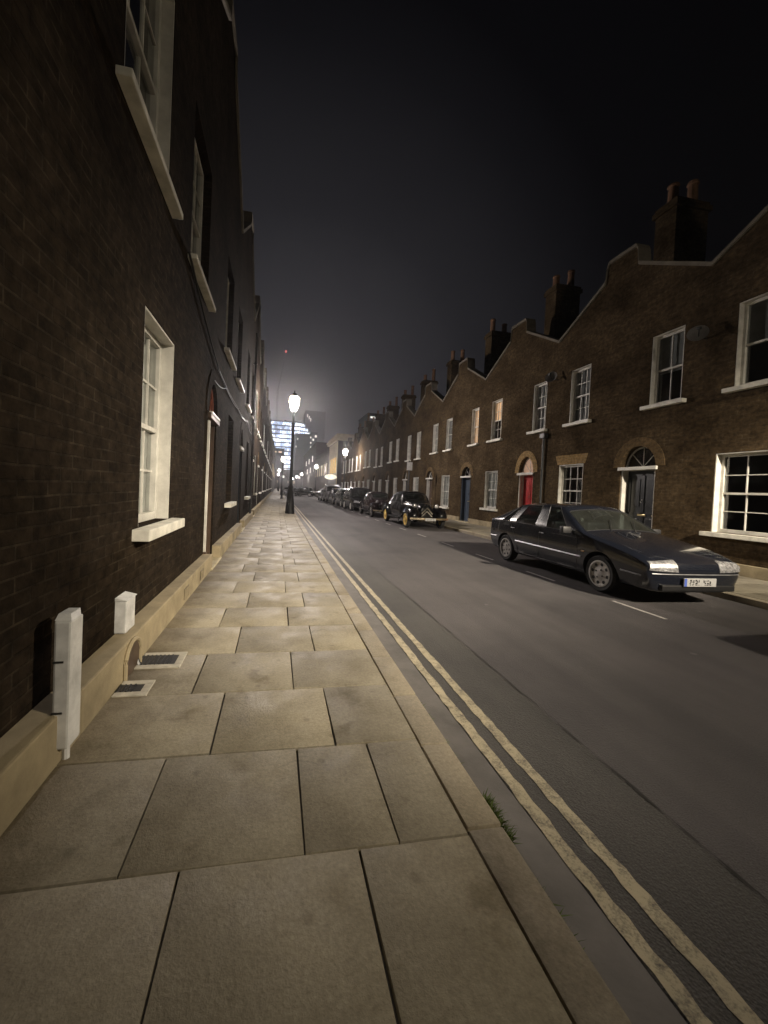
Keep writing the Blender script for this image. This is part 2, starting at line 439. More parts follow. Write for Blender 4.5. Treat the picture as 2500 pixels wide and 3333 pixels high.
def strip(name, mat, x0, x1, y0, y1, z, seg=1):
    b = MB(); n = max(1, int((y1 - y0) / seg))
    for i in range(n):
        a, c = y0 + (y1 - y0) * i / n, y0 + (y1 - y0) * (i + 1) / n
        b.poly([(x0, a, z), (x1, a, z), (x1, c, z), (x0, c, z)])
    bmesh.ops.remove_doubles(b.bm, verts=b.bm.verts, dist=1e-5)
    return structure(b.build(name, mat))

structure(MB().poly([(-600, -300, -.35), (600, -300, -.35), (600, 900, -.35), (-600, 900, -.35)]).build('ground', M['soil']))
strip('road', M['asphalt'], KL1 - .02, KR0 + .02, Y0, Y1, ROAD_Z, 500)
strip('road_patch', M['patch'], 1.19, 1.83, Y0, 14.0, ROAD_Z + .004, 500)
strip('gutter', M['gutter'], KL1 - .015, 1.185, Y0, 60.0, ROAD_Z + .004, 500)

def wavy(name, mat, x, w, y0, y1, z, amp=.008, step=.12, gaps=0.):
    rnd = random.Random(int(x * 1000)); b = MB(); y = y0; prev = None
    while y < y1:
        dx0, dx1 = rnd.uniform(-amp, amp), rnd.uniform(-amp, amp)
        cur = (b.bm.verts.new((x - w / 2 + dx0, y, z)), b.bm.verts.new((x + w / 2 + dx1, y, z)))
        if prev and rnd.random() >= gaps: b.bm.faces.new((prev[0], prev[1], cur[1], cur[0]))
        prev = cur; y += step if y < 14 else .8
    return structure(b.build(name, mat))
wavy('yellow_line', M['yellow'], 1.225, .066, Y0, 90, ROAD_Z + .007, .007, .05)
wavy('yellow_line', M['yellow'], 1.375, .066, Y0, 90, ROAD_Z + .007, .006, .05)
wavy('tar_seam', M['tar'], 1.835, .009, Y0, 14.0, ROAD_Z + .0085, .006, .09, .02)
b = MB()
for y in [3.98, 5.95, 7.9, 9.9, 11.9] + [13.9 + 2 * k for k in range(20)]:
    b.poly([(4.83, y, ROAD_Z + .006), (4.885, y, ROAD_Z + .006), (4.885, y + .78, ROAD_Z + .006), (4.83, y + .78, ROAD_Z + .006)])
structure(b.build('parking_bay_line', M['linewhite']))

# left pavement: individual flags with open joints over a dirt bed
def flag(bm_, x0, x1, y0, y1, z, rnd, th=.05):
    g = .0042
    c = [(x0 + g, y0 + g), (x1 - g, y0 + g), (x1 - g, y1 - g), (x0 + g, y1 - g)]
    j = lambda: rnd.uniform(-.003, .003)
    dz = rnd.uniform(-.002, .002)
    top = [bm_.verts.new((x + j(), y + j(), z + dz + rnd.uniform(-.0015, .0015))) for x, y in c]
    mid = [bm_.verts.new((v.co.x + (.006 if i in (1, 2) else -.006) * .0, v.co.y, v.co.z)) for i, v in enumerate(top)]
    for v in mid: bm_.verts.remove(v)
    bot = [bm_.verts.new((x, y, z - th)) for x, y in c]
    fs = [bm_.faces.new(top)] + [bm_.faces.new((top[i], bot[i], bot[(i + 1) % 4], top[(i + 1) % 4])) for i in range(4)]
    bmesh.ops.bevel(bm_, geom=list(fs[0].edges), offset=.004, segments=2, affect='EDGES', profile=.5)

rnd = random.Random(3)
b = MB(); row = -1
y = 1.38 - .59 * 17
k = 0
while y < 46:
    h = .59
    xs = [-.97, -.28, .36, KL0] if k % 2 == 0 else [-.97, -.49, .16, KL0]
    if k % 2 == 1 and abs(y - 1.38) < .05: xs = [-.97, -.48, .155, .52, KL0]
    for a, c in zip(xs[:-1], xs[1:]): flag(b.bm, a, c, y, y + h, 0., rnd)
    y += h; k += 1
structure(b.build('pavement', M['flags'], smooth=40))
structure(MB().box(XL - .2, KL0 + .05, Y0, Y1, -.3, -.020).build('pavement_bed', M['joint']))
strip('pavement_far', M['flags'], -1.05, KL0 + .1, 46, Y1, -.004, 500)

def kerb(name, x0, x1, y0, y1, step, seed):
    rnd = random.Random(seed); b = MB(); y = y0
    while y < y1:
        L = step * rnd.uniform(.75, 1.2); g = .004
        dx = rnd.uniform(-.004, .004)
        b.box(x0 + .006, x1 + dx, y + g, y + L - g, -.25, rnd.uniform(-.004, .003), bev=.012)
        y += L
    return structure(b.build(name, M['kerb'], smooth=40))
kerb('kerb', KL0, KL1, Y0 + .4, 60, .66, 5)
kerb('kerb', KR0, KR1, Y0 + .2, 60, .92, 6)
structure(MB().box(KL0 + .02, KL1, 60, Y1, -.3, 0).build('kerb', M['kerb']))
structure(MB().box(KR0, KR1, 60, Y1, -.3, 0).build('kerb', M['kerb']))
b = MB(); y = Y0; k = 0; rnd = random.Random(8)
while y < 34:
    xs = [KR1, 7.75, 8.4, 9.02] if k % 2 else [KR1, 7.45, 8.1, 8.75, 9.02]
    for a, c in zip(xs[:-1], xs[1:]): flag(b.bm, a, c, y, y + .6, 0., rnd)
    y += .6; k += 1
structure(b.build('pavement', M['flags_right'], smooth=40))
structure(MB().box(KR1 - .05, XR + .2, Y0, Y1, -.3, -.020).build('pavement_bed', M['joint']))
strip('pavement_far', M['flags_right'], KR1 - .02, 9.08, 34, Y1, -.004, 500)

# ------------------------------------------------------------------ houses
def wall_mesh(s, w, openings, gable, depth, zbase=-.2):
    """front of a house with holes; openings: (u0,u1,z0,z1,arch_top or None)"""
    bm = bmesh.new()
    ztop0 = min(z for _, z in gable)
    us = {0., w}; zs = {zbase, ztop0}
    for u0, u1, z0, z1, at in openings:
        us |= {u0, u1}; zs |= {z0, z1}
        if at: zs.add(at)
    us |= {u for u, _ in gable}
    us = sorted(us); zs = sorted(z for z in zs if z <= ztop0)
    def inside(u, z):
        for u0, u1, z0, z1, at in openings:
            if u0 < u < u1 and z0 < z < (at or z1): return True
        return False
    P = lambda u, z: (0., u, z)
    for i in range(len(us) - 1):
        for j in range(len(zs) - 1):
            if inside((us[i] + us[i + 1]) / 2, (zs[j] + zs[j + 1]) / 2): continue
            bm.faces.new([bm.verts.new(P(*p)) for p in ((us[i], zs[j]), (us[i + 1], zs[j]), (us[i + 1], zs[j + 1]), (us[i], zs[j + 1]))])
    def gz(u):
        for (a, za), (c, zc) in zip(gable[:-1], gable[1:]):
            if a <= u <= c: return za + (zc - za) * (u - a) / max(1e-6, c - a)
    for a, c in zip(us[:-1], us[1:]):
        pts = [(a, ztop0), (c, ztop0)]
        if gz(c) > ztop0 + 1e-4: pts.append((c, gz(c)))
        if gz(a) > ztop0 + 1e-4: pts.append((a, gz(a)))
        if len(pts) > 2: bm.faces.new([bm.verts.new(P(*p)) for p in pts])
    for u0, u1, z0, z1, at in openings:
        if not at: continue
        cu, r = (u0 + u1) / 2, (u1 - u0) / 2
        zmid = [z for z in zs if z1 < z < at]
        for sd in (-1, 1):
            edge = cu + sd * r
            arc = [(cu + sd * r * cos(t), z1 + (at - z1) * sin(t)) for t in [i * pi / 2 / 8 for i in range(9)]]
            pts = arc + [(edge, at)] + [(edge, z) for z in sorted(zmid, reverse=True)]
            bm.faces.new([bm.verts.new(P(*p)) for p in pts])
    bmesh.ops.remove_doubles(bm, verts=bm.verts, dist=1e-4)
    r = bmesh.ops.extrude_face_region(bm, geom=list(bm.faces))
    for v in [g for g in r['geom'] if isinstance(g, bmesh.types.BMVert)]: v.co.x += s * depth
    bmesh.ops.recalc_face_normals(bm, faces=bm.faces)
    me = bpy.data.meshes.new('wall'); bm.to_mesh(me); bm.free()
    return me

def window(root, s, u0, u1, z0, z1, cols=3, rows=(2, 2), inset=.11, blind=None, lit=None, sill=True, lining=True, sillmat='sillwhite', sill_t=.095, sill_d=.13):
    X = lambda d: s * d
    b = MB(); t = .022; e = .004
    def bx(d0, d1, a0, a1, c0, c1, bev=0.): b.box(X(d0), X(d1), a0, a1, c0, c1, bev)
    if lining:
        bx(.006, inset + .05, u0 + e, u0 + t, z0, z1 - e); bx(.006, inset + .05, u1 - t, u1 - e, z0, z1 - e)
        bx(.006, inset + .05, u0 + t, u1 - t, z1 - t, z1 - e)
    f = .055
    a0, a1, c1 = u0 + t, u1 - t, z1 - t
    bx(inset, inset + .09, a0, a0 + f, z0, c1, .004); bx(inset, inset + .09, a1 - f, a1, z0, c1, .004)
    bx(inset, inset + .09, a0 + f, a1 - f, c1 - f, c1, .004); bx(inset, inset + .09, a0 + f, a1 - f, z0, z0 + .075, .004)
    zm = (z0 + c1) / 2
    bx(inset + .012, inset + .075, a0 + f, a1 - f, zm - .022, zm + .022, .004)
    for i in range(1, cols):
        u = a0 + f + (a1 - a0 - 2 * f) * i / cols
        bx(inset + .02, inset + .05, u - .010, u + .010, zm + .022, c1 - f); bx(inset + .04, inset + .07, u - .010, u + .010, z0 + .075, zm - .022)
    for r in range(1, rows[1]):
        z = zm + (c1 - f - zm) * r / rows[1]; bx(inset + .022, inset + .048, a0 + f, a1 - f, z - .010, z + .010)
    for r in range(1, rows[0]):
        z = z0 + .075 + (zm - z0 - .075) * r / rows[0]; bx(inset + .042, inset + .068, a0 + f, a1 - f, z - .010, z + .010)
    win = b.build('window', M['white'], root)
    g = MB(); g.poly([(X(inset + .036), a0 + f, zm), (X(inset + .036), a1 - f, zm), (X(inset + .036), a1 - f, c1 - f), (X(inset + .036), a0 + f, c1 - f)])
    g.poly([(X(inset + .056), a0 + f, z0 + .07), (X(inset + .056), a1 - f, z0 + .07), (X(inset + .056), a1 - f, zm), (X(inset + .056), a0 + f, zm)])
    g.build('pane', M['glass'], win)
    if sill:
        MB().box(X(-sill_d), X(inset + .02), u0 - .13, u1 + .13, z0 - sill_t, z0 - .002, .010).build('sill', M[sillmat], win)
    if blind:
        bu0, bu1, bz0, bz1, bm_ = blind
        MB().box(X(inset + .095), X(inset + .105), u0 + (u1 - u0) * bu0, u0 + (u1 - u0) * bu1, z0 + (z1 - z0) * bz0, z0 + (z1 - z0) * bz1).build('blind', M[bm_], win)
    return win

def panel_door(root, s, u0, u1, z1, paint, inset=.20, knocker=True):
    X = lambda d: s * d
    b = MB(); b.box(X(inset + .03), X(inset + .07), u0, u1, .03, z1)
    w = u1 - u0
    for k, (p, q) in enumerate(((.07, .42), (.46, .50), (.54, .93))):
        if k == 1: b.box(X(inset + .012), X(inset + .03), u0, u1, z1 * p, z1 * q, .003); continue
    b.box(X(inset + .012), X(inset + .03), u0, u0 + .1 * w, .03, z1, .003); b.box(X(inset + .012), X(inset + .03), u1 - .1 * w, u1, .03, z1, .003)
    b.box(X(inset + .012), X(inset + .03), (u0 + u1) / 2 - .05 * w, (u0 + u1) / 2 + .05 * w, .16, z1 * .95, .003)
    b.box(X(inset + .012), X(inset + .03), u0 + .1 * w, u1 - .1 * w, .03, .16, .003); b.box(X(inset + .012), X(inset + .03), u0 + .1 * w, u1 - .1 * w, z1 * .94, z1, .003)
    for c0, c1 in ((.12, .43), (.57, .9)):
        for a0, a1 in ((.17, .40), (.60, .83)):
            b.box(X(inset + .018), X(inset + .03), u0 + a0 * w, u0 + a1 * w, z1 * c0, z1 * c1, .008)
    d = b.build('door', M[paint], root)
    if knocker:
        MB().ball((X(inset - .02), u0 + .12 * w, z1 * .47), .035, 10).build('door_knob', M['brass'], d)
        MB().box(X(inset), X(inset + .02), (u0 + u1) / 2 - .11, (u0 + u1) / 2 + .11, z1 * .47 - .025, z1 * .47 + .025, .004).build('letterbox', M['brass'], d)
        MB().tube([(X(inset + .005), (u0 + u1) / 2, z1 * .66), (X(inset - .015), (u0 + u1) / 2 - .03, z1 * .62), (X(inset - .015), (u0 + u1) / 2 + .03, z1 * .62), (X(inset + .005), (u0 + u1) / 2, z1 * .66)], .010, 6).build('knocker', M['chrome'], d)
    return d

def arch_ring(root, s, cu, r, zs_, rise, th, mat, name='arch', proud=.012):
    pts = []; n = 14
    for i in range(n + 1):
        t = pi * i / n; pts.append((cu - (r + th) * cos(t), zs_ + (rise + th) * sin(t)))
    for i in range(n, -1, -1):
        t = pi * i / n; pts.append((cu - r * cos(t), zs_ + rise * sin(t)))
    MB().prism([(s * -proud, u, z) for u, z in pts], (s * (proud + .05), 0, 0)).build(name, M[mat], root)

def front_door(root, s, cu, w, paint, ring, transom_z=2.18, arch_top=2.86, lit=False, white_jamb=True, fan=None):
    """door in an arched opening with a fanlight above a white transom"""
    X = lambda d: s * d
    u0, u1 = cu - w / 2, cu + w / 2
    spring = transom_z + .09
    b = MB()
    jw = .045
    b.box(X(.03), X(.27), u0 + .003, u0 + jw, .0, transom_z); b.box(X(.03), X(.27), u1 - jw, u1 - .003, .0, transom_z)
    fr = b.build('door_frame', M['white' if white_jamb else paint], root)
    MB().box(X(-.05), X(.27), u0 - .05, u1 + .05, transom_z, spring - .002, .01).build('transom', M['white' if not fan else paint], root)
    panel_door(root, s, u0 + jw, u1 - jw, transom_z, paint)
    # fanlight: glass with radial bars
    n = 12; r = w / 2; rise = arch_top - spring
    g = MB(); g.poly([(X(.2), cu, spring)] + [(X(.2), cu - r * cos(pi * i / n), spring + rise * sin(pi * i / n)) for i in range(n + 1)])
    fl = g.build('fanlight', M[fan or ('fanlit' if lit else 'glass')], root)
    if fan: X = lambda d: s * (d - .11); fl.location.x = -s * .11; white = None
    bb = MB()
    bb.tube([(X(.18), cu - (r - .02) * cos(pi * i / n), spring + (rise - .02) * sin(pi * i / n)) for i in range(n + 1)], .022, 6)
    for t in (.25, .5, .75):
        bb.tube([(X(.18), cu, spring), (X(.18), cu - r * cos(pi * t), spring + rise * sin(pi * t))], .010, 6)
    bb.build('fanlight_bars', M['white' if not fan else fan], fl)
    X = lambda d: s * d
    if fan: fl.children[0].location.x = s * .11
    arch_ring(root, s, cu, r + .003, spring, rise, .23, ring)
    MB().box(X(-.16), X(.28), u0 - .12, u1 + .12, -.05, .028, .012).build('doorstep', M['stone'], root)

def coping(root, s, gable, mat='coping'):
    b = MB()
    for (a, za), (c, zc) in zip(gable[:-1], gable[1:]):
        if abs(c - a) < 1e-4: continue
        b.prism([(s * -.045, a, za + .002), (s * -.045, c, zc + .002), (s * -.045, c, zc + .09), (s * -.045, a, za + .09)], (s * .40, 0, 0))
    b.build('coping', M[mat], root)

def chimney(root, s, u, d0, d1, z0, z1, npots, brick, pot_h=.75):
    b = MB(); X = lambda d: s * d
    b.box(X(d0), X(d1), u - .30, u + .30, z0, z1); b.box(X(d0 - .06), X(d1 + .06), u - .36, u + .36, z1, z1 + .14); b.box(X(d0 - .02), X(d1 + .02), u - .32, u + .32, z1 + .14, z1 + .24)
    ch = b.build('chimney', M[brick], root)
    rr = random.Random(int(u * 100 + z1 * 7 + d0 * 10 + root.location.y * 3))
    for i in range(npots):
        d = d0 + .2 + (d1 - d0 - .4) * (i / max(1, npots - 1)); hh = pot_h * rr.uniform(.55, 1.35)
        MB().lathe([(.16, z1 + .22), (.13, z1 + .3), (.115, z1 + .24 + hh * .85), (.145, z1 + .24 + hh * .9), (.12, z1 + .24 + hh)], 12, X(d), u).build('chimney_pot', M['potclay'], ch)
    return ch

def house(s, y0, w, label, cfg):
    root = thing('terraced_house', (XR if s > 0 else XL, y0, 0), label, 'house', cfg['group'])
    brick = cfg['brick']; ops = []
    for W in cfg['windows']: ops.append((W['u'][0], W['u'][1], W['z'][0], W['z'][1], None))
    for D in cfg.get('doors', []):
        ops.append((D['c'] - D['w'] / 2, D['c'] + D['w'] / 2, 0.0, D.get('tz', 2.18) + .09, D.get('top', 2.86)))
    me = wall_mesh(s, w, ops, cfg['gable'], .30)
    me.materials.append(M[brick]); link('wall', me, root)
    coping(root, s, cfg['gable'])
    for W in cfg['windows']:
        kw = {k: v for k, v in W.items() if k not in ('u', 'z', 'lintel', 'litpart')}
        wn = window(root, s, W['u'][0], W['u'][1], W['z'][0], W['z'][1], **kw)
        if W.get('lintel'):
            a0, a1, hh = W['u'][0] - .16, W['u'][1] + .16, .30
            MB().prism([(s * -.02, a0 + .1, W['z'][1] + .004), (s * -.02, a1 - .1, W['z'][1] + .004), (s * -.02, a1, W['z'][1] + hh), (s * -.02, a0, W['z'][1] + hh)], (s * .06, 0, 0)).build('lintel', M[W['lintel']], root)
    for D in cfg.get('doors', []):
        front_door(root, s, D['c'], D['w'], D['paint'], D['ring'], D.get('tz', 2.18), D.get('top', 2.86), D.get('lit', False), D.get('white', True), D.get('fan'))
    if cfg.get('plinth'):
        zt, dd = cfg['plinth']; b = MB(); cuts = sorted((D['c'] - D['w'] / 2 - .02, D['c'] + D['w'] / 2 + .02) for D in cfg.get('doors', []))
        a = 0.
        for c0, c1 in cuts + [(w, w)]:
            if c0 - a > .05: b.box(s * -dd, s * .02, a, c0, -.22, zt, .012)
            a = c1
        b.build('plinth', M['cement'], root)
    # roof: two slates slopes falling from the party walls to a middle gutter
    zr, zv = cfg['roof']; X = lambda d: s * d
    b = MB()
    b.prism([(X(.31), 0.01, zr), (X(.31), w / 2, zv), (X(.31), w - .01, zr), (X(.31), w - .01, zr - .12), (X(.31), w / 2, zv - .12), (X(.31), .01, zr - .12)], (X(7.), 0, 0))
    rf = b.build('roof', M['slate'], root)
    MB().box(X(6.9), X(7.2), .01, w - .01, -.2, zv - .1).build('rear_wall', M[brick], root)
    MB().box(X(1.3), X(1.34), .02, w - .02, -.1, zv - .2).build('inner_wall', M['dark'], root)
    MB().box(X(.31), X(1.29), .02, w - .02, 2.98, 3.1).build('upper_floor', M['dark'], root)
    if cfg.get('chim'): chimney(root, s, cfg.get('chim_u', 0.), *cfg['chim'], brick)
    return root

ORD = ['first', 'second', 'third', 'fourth', 'fifth', 'sixth', 'seventh', 'eighth', 'ninth', 'tenth', 'eleventh', 'twelfth', 'thirteenth', 'fourteenth', 'fifteenth', 'sixteenth', 'seventeenth', 'eighteenth', 'nineteenth', 'twentieth']
GR = 'brick terraced houses along the right side'
GL = 'brick terraced houses along the left side'
WR = 4.6
GAB_R = [(0, 8.1), (.42, 8.1), (.48, 7.98), (.52, 7.58), (WR / 2, 6.55), (WR - .52, 7.58), (WR - .48, 7.98), (WR - .42, 8.1), (WR, 8.1)]
Z_UP, Z_DN = (3.76, 5.45), (.80, 2.42)

def right_cfg(**kw):
    up_a = dict(u=(.90, 1.68), z=Z_UP, blind=(.03, .97, .02, .98, 'curtain'))
    up_b = dict(u=(2.80, 3.58), z=Z_UP, blind=(.03, .97, .02, .98, 'curtain'))
    dn = dict(u=(.98, 1.96), z=Z_DN)
    c = dict(group=GR, brick='brick_right', windows=[up_a, up_b, dn], doors=[dict(c=3.72, w=.92, paint='blackdoor', ring='brick_arch')],
             gable=GAB_R, plinth=(.22, .05), roof=(7.5, 6.1), chim=(1.3, 2.35, 6.2, 9.5, 2))
    c.update(kw); return c
Hs = {}
houses = []
def R(k, label, **kw):
    h = house(1, 4.65 + WR * (k - 1), WR, label, right_cfg(**kw)); houses.append(h); return h
R(0, 'brick house at the right edge, nearer than the one with the wide window')
R(1, 'nearest right-hand brick house, with black arched door and a wide multi-pane sash window',
  windows=[dict(u=(.75, 1.75), z=(3.78, 5.50), cols=2, rows=(1, 1), blind=(.02, .98, .52, .99, 'curtain')), dict(u=(2.80, 3.58), z=(3.78, 5.50), cols=2, rows=(1, 1), blind=(.02, .98, .45, .99, 'curtain')),
           dict(u=(.25, 2.0), z=(.80, 2.46), cols=4, rows=(2, 2), inset=.14)],
  doors=[dict(c=3.79, w=.98, paint='blackdoor', ring='brick_arch', top=2.80)])
R(2, 'right-hand house with a red door, glowing fanlight and pale stone lintel over its sash window',
  windows=[dict(u=(.90, 1.68), z=Z_UP, blind=(.03, .97, .02, .98, 'curtain')), dict(u=(2.80, 3.50), z=Z_UP, blind=(.03, .97, .02, .98, 'curtain')),
           dict(u=(.98, 2.0), z=(.80, 2.46), lintel='brick_pale')],
  doors=[dict(c=3.72, w=.86, paint='reddoor', ring='brick_pale', lit=True)])
R(3, 'right-hand house with two upstairs windows glowing warm and a slate blue door',
  windows=[dict(u=(.90, 1.68), z=Z_UP, blind=(.0, .9, .50, .97, 'amberlit')), dict(u=(2.80, 3.44), z=Z_UP, blind=(.0, .95, .03, .96, 'amberlit')),
           dict(u=(.98, 1.96), z=Z_DN, blind=(.03, .97, .02, .98, 'netcurtain'))],
  doors=[dict(c=3.74, w=.92, paint='bluedoor', ring='brick_arch', top=2.72, white=False)])
R(4, 'right-hand house just behind the black vintage saloon, one white-blinded window downstairs',
  windows=[dict(u=(.95, 1.68), z=Z_UP, blind=(.03, .97, .02, .98, 'curtain')), dict(u=(2.80, 3.55), z=Z_UP, blind=(.03, .97, .02, .98, 'netcurtain')),
           dict(u=(.98, 2.0), z=(.62, 2.36), blind=(.03, .97, .02, .98, 'netcurtain'))],
  doors=[dict(c=3.78, w=.9, paint='browndoor', ring='brick_arch', top=2.7)])
R(5, 'right-hand house beside the parking sign post, fifth house along that side',
  windows=[dict(u=(.95, 1.68), z=(3.6, 5.36), blind=(.03, .97, .02, .98, 'netcurtain')), dict(u=(2.80, 3.55), z=(3.6, 5.36), blind=(.03, .97, .02, .98, 'netcurtain')),
           dict(u=(.98, 2.0), z=(.62, 2.36), blind=(.03, .97, .02, .98, 'netcurtain'))])
h6 = R(6, 'sixth brick terraced house along the right side, dark windows, pale sills')
h7 = R(7, 'seventh brick terraced house along the right side, net curtains upstairs',
       windows=[dict(u=(.95, 1.68), z=(3.6, 5.3), blind=(.03, .97, .02, .98, 'netcurtain')), dict(u=(2.80, 3.55), z=(3.6, 5.3)), dict(u=(.98, 2.0), z=(.7, 2.36), blind=(.03, .97, .02, .98, 'netcurtain'))])
for k in range(8, 12):
    if k == 10:
        R(10, 'far right-hand house with one bright cream lit upstairs window beside the second lamp',
          windows=[dict(u=(.95, 1.68), z=(3.6, 5.3), blind=(.0, 1., .0, 1., 'creamlit')), dict(u=(2.80, 3.55), z=(3.6, 5.3)), dict(u=(.98, 2.0), z=(.7, 2.36))])
        continue
    houses.append(dup((h6, h7)[k % 2], (XR, 4.65 + WR * (k - 1), 0), '%s brick terraced house along the right side counted from the camera' % ORD[k - 1], GR))

# left row
WL = 5.1
GAB_L = [(0, 9.35), (.42, 9.35), (.46, 9.0), (WL / 2, 7.45), (WL - .46, 9.0), (WL - .42, 9.35), (WL, 9.35)]
UPL = (3.94, 5.75)
def left_cfg(**kw):
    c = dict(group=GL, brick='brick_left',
             windows=[dict(u=(1.17, 2.08), z=(.96, 2.76), inset=.12, blind=(.02, .98, .02, .98, 'netcurtain')),
                      dict(u=(.63, 1.70), z=UPL, sill_t=.06, sill_d=.10), dict(u=(2.60, 3.72), z=UPL, lining=False, sill_t=.06, sill_d=.10)],
             doors=[dict(c=4.52, w=.80, paint='browndoor', ring='brick_left', tz=2.36, top=2.98, white=False, fan='redpanel')],
             gable=GAB_L, plinth=(.24, .14), roof=(8.8, 7.0), chim=(1.2, 2.6, 7.2, 10.6, 3))
    c.update(kw); return c
def Lh(k, label, **kw):
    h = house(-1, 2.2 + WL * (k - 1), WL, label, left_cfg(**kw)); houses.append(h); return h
Lh(0, 'left-hand brick house at the very edge of the view, nearer than the white sash window', doors=[])
Lh(1, 'nearest full left-hand brick house with a large white sash window and white meter box')
Lh(2, 'second left-hand brick house beyond the white-edged doorway, with a dim recessed window',
   windows=[dict(u=(1.40, 2.36), z=(.93, 2.86), inset=.16, lining=False), dict(u=(.5, 1.55), z=UPL, lining=False, sill_t=.06, sill_d=.10), dict(u=(2.60, 3.66), z=UPL, lining=False, sill_t=.06, sill_d=.10)],
   doors=[dict(c=4.52, w=.80, paint='blackdoor', ring='brick_left', tz=2.36, top=2.98, white=False)])
l3 = Lh(3, 'third left-hand brick house, carrying the black downpipe near the street lamp',
   windows=[dict(u=(1.30, 2.26), z=(.93, 2.86), inset=.15, lining=False, blind=(.02, .98, .02, .98, 'curtain')), dict(u=(.5, 1.55), z=UPL, lining=False, sill_t=.06, sill_d=.10), dict(u=(2.60, 3.66), z=UPL, lining=False, sill_t=.06, sill_d=.10)],
   doors=[dict(c=4.52, w=.80, paint='blackdoor', ring='brick_left', tz=2.36, top=2.98, white=False)])
l4 = Lh(4, 'fourth left-hand brick house, the one beside the nearest street lamp',
        doors=[dict(c=4.52, w=.80, paint='greendoor', ring='brick_arch', tz=2.36, top=2.98)])
for k in range(5, 15):
    houses.append(dup((l4, l3)[k % 2], (XL, 2.2 + WL * (k - 1), 0), '%s brick terraced house along the left side counted from the camera' % ORD[k - 1], GL))
# ------------------------------------------------------------------ street lamps
def photometry(L, along):
    """a street lantern's light distribution: little straight down or upwards, most along the street"""
    L.use_nodes = True; nt = L.node_tree; nt.nodes.clear()
    out = nt.nodes.new('ShaderNodeOutputLight'); e = nt.nodes.new('ShaderNodeEmission'); lk(nt, e.outputs[0], out.inputs[0])
    tc = nt.nodes.new('ShaderNodeTexCoord'); sp = nt.nodes.new('ShaderNodeSeparateXYZ'); lk(nt, tc.outputs['Normal'], sp.inputs[0])
    def mth(op, a, b=None):
        n = node(nt, 'ShaderNodeMath', operation=op)
        for i, v in enumerate((a, b)):
            if v is None: continue
            if isinstance(v, (int, float)): n.inputs[i].default_value = v
            else: lk(nt, v, n.inputs[i])
        return n.outputs[0]
    neg = mth('MULTIPLY', sp.outputs[2], -1.)
    polar = mth('DIVIDE', mth('ARCCOSINE', neg), pi)
    g = lambda v: (v, v, v)
    pf = ramp(nt, polar, [(d / 180., g(v)) for d, v in ((0, .05), (44, .06), (50, .14), (53, .36), (56.5, .70), (61, 1.), (71, 1.), (75, .48), (79, .14), (82, .065), (86, .035), (92, .018), (180, .012))] if along else [(d / 180., g(v)) for d, v in ((0, .5), (50, .8), (60, 1.), (74, 1.), (82, .9), (90, .75), (105, .5), (180, .25))])
    hor = mth('SQRT', mth('SUBTRACT', 1.0001, mth('MULTIPLY', sp.outputs[2], sp.outputs[2])))
    az = mth('DIVIDE', mth('ARCCOSINE', mth('DIVIDE', mth('ABSOLUTE', sp.outputs[1]), hor)), pi / 2)
    af = ramp(nt, az, [(d / 90., g(v)) for d, v in ((0, 1.), (40, 1.), (50, .88), (54, .76), (59, .38), (62.5, .20), (67, .075), (80, .04))])
    if along: lk(nt, mth('MULTIPLY', pf, af), e.inputs['Strength'])
    else: lk(nt, pf, e.inputs['Strength'])
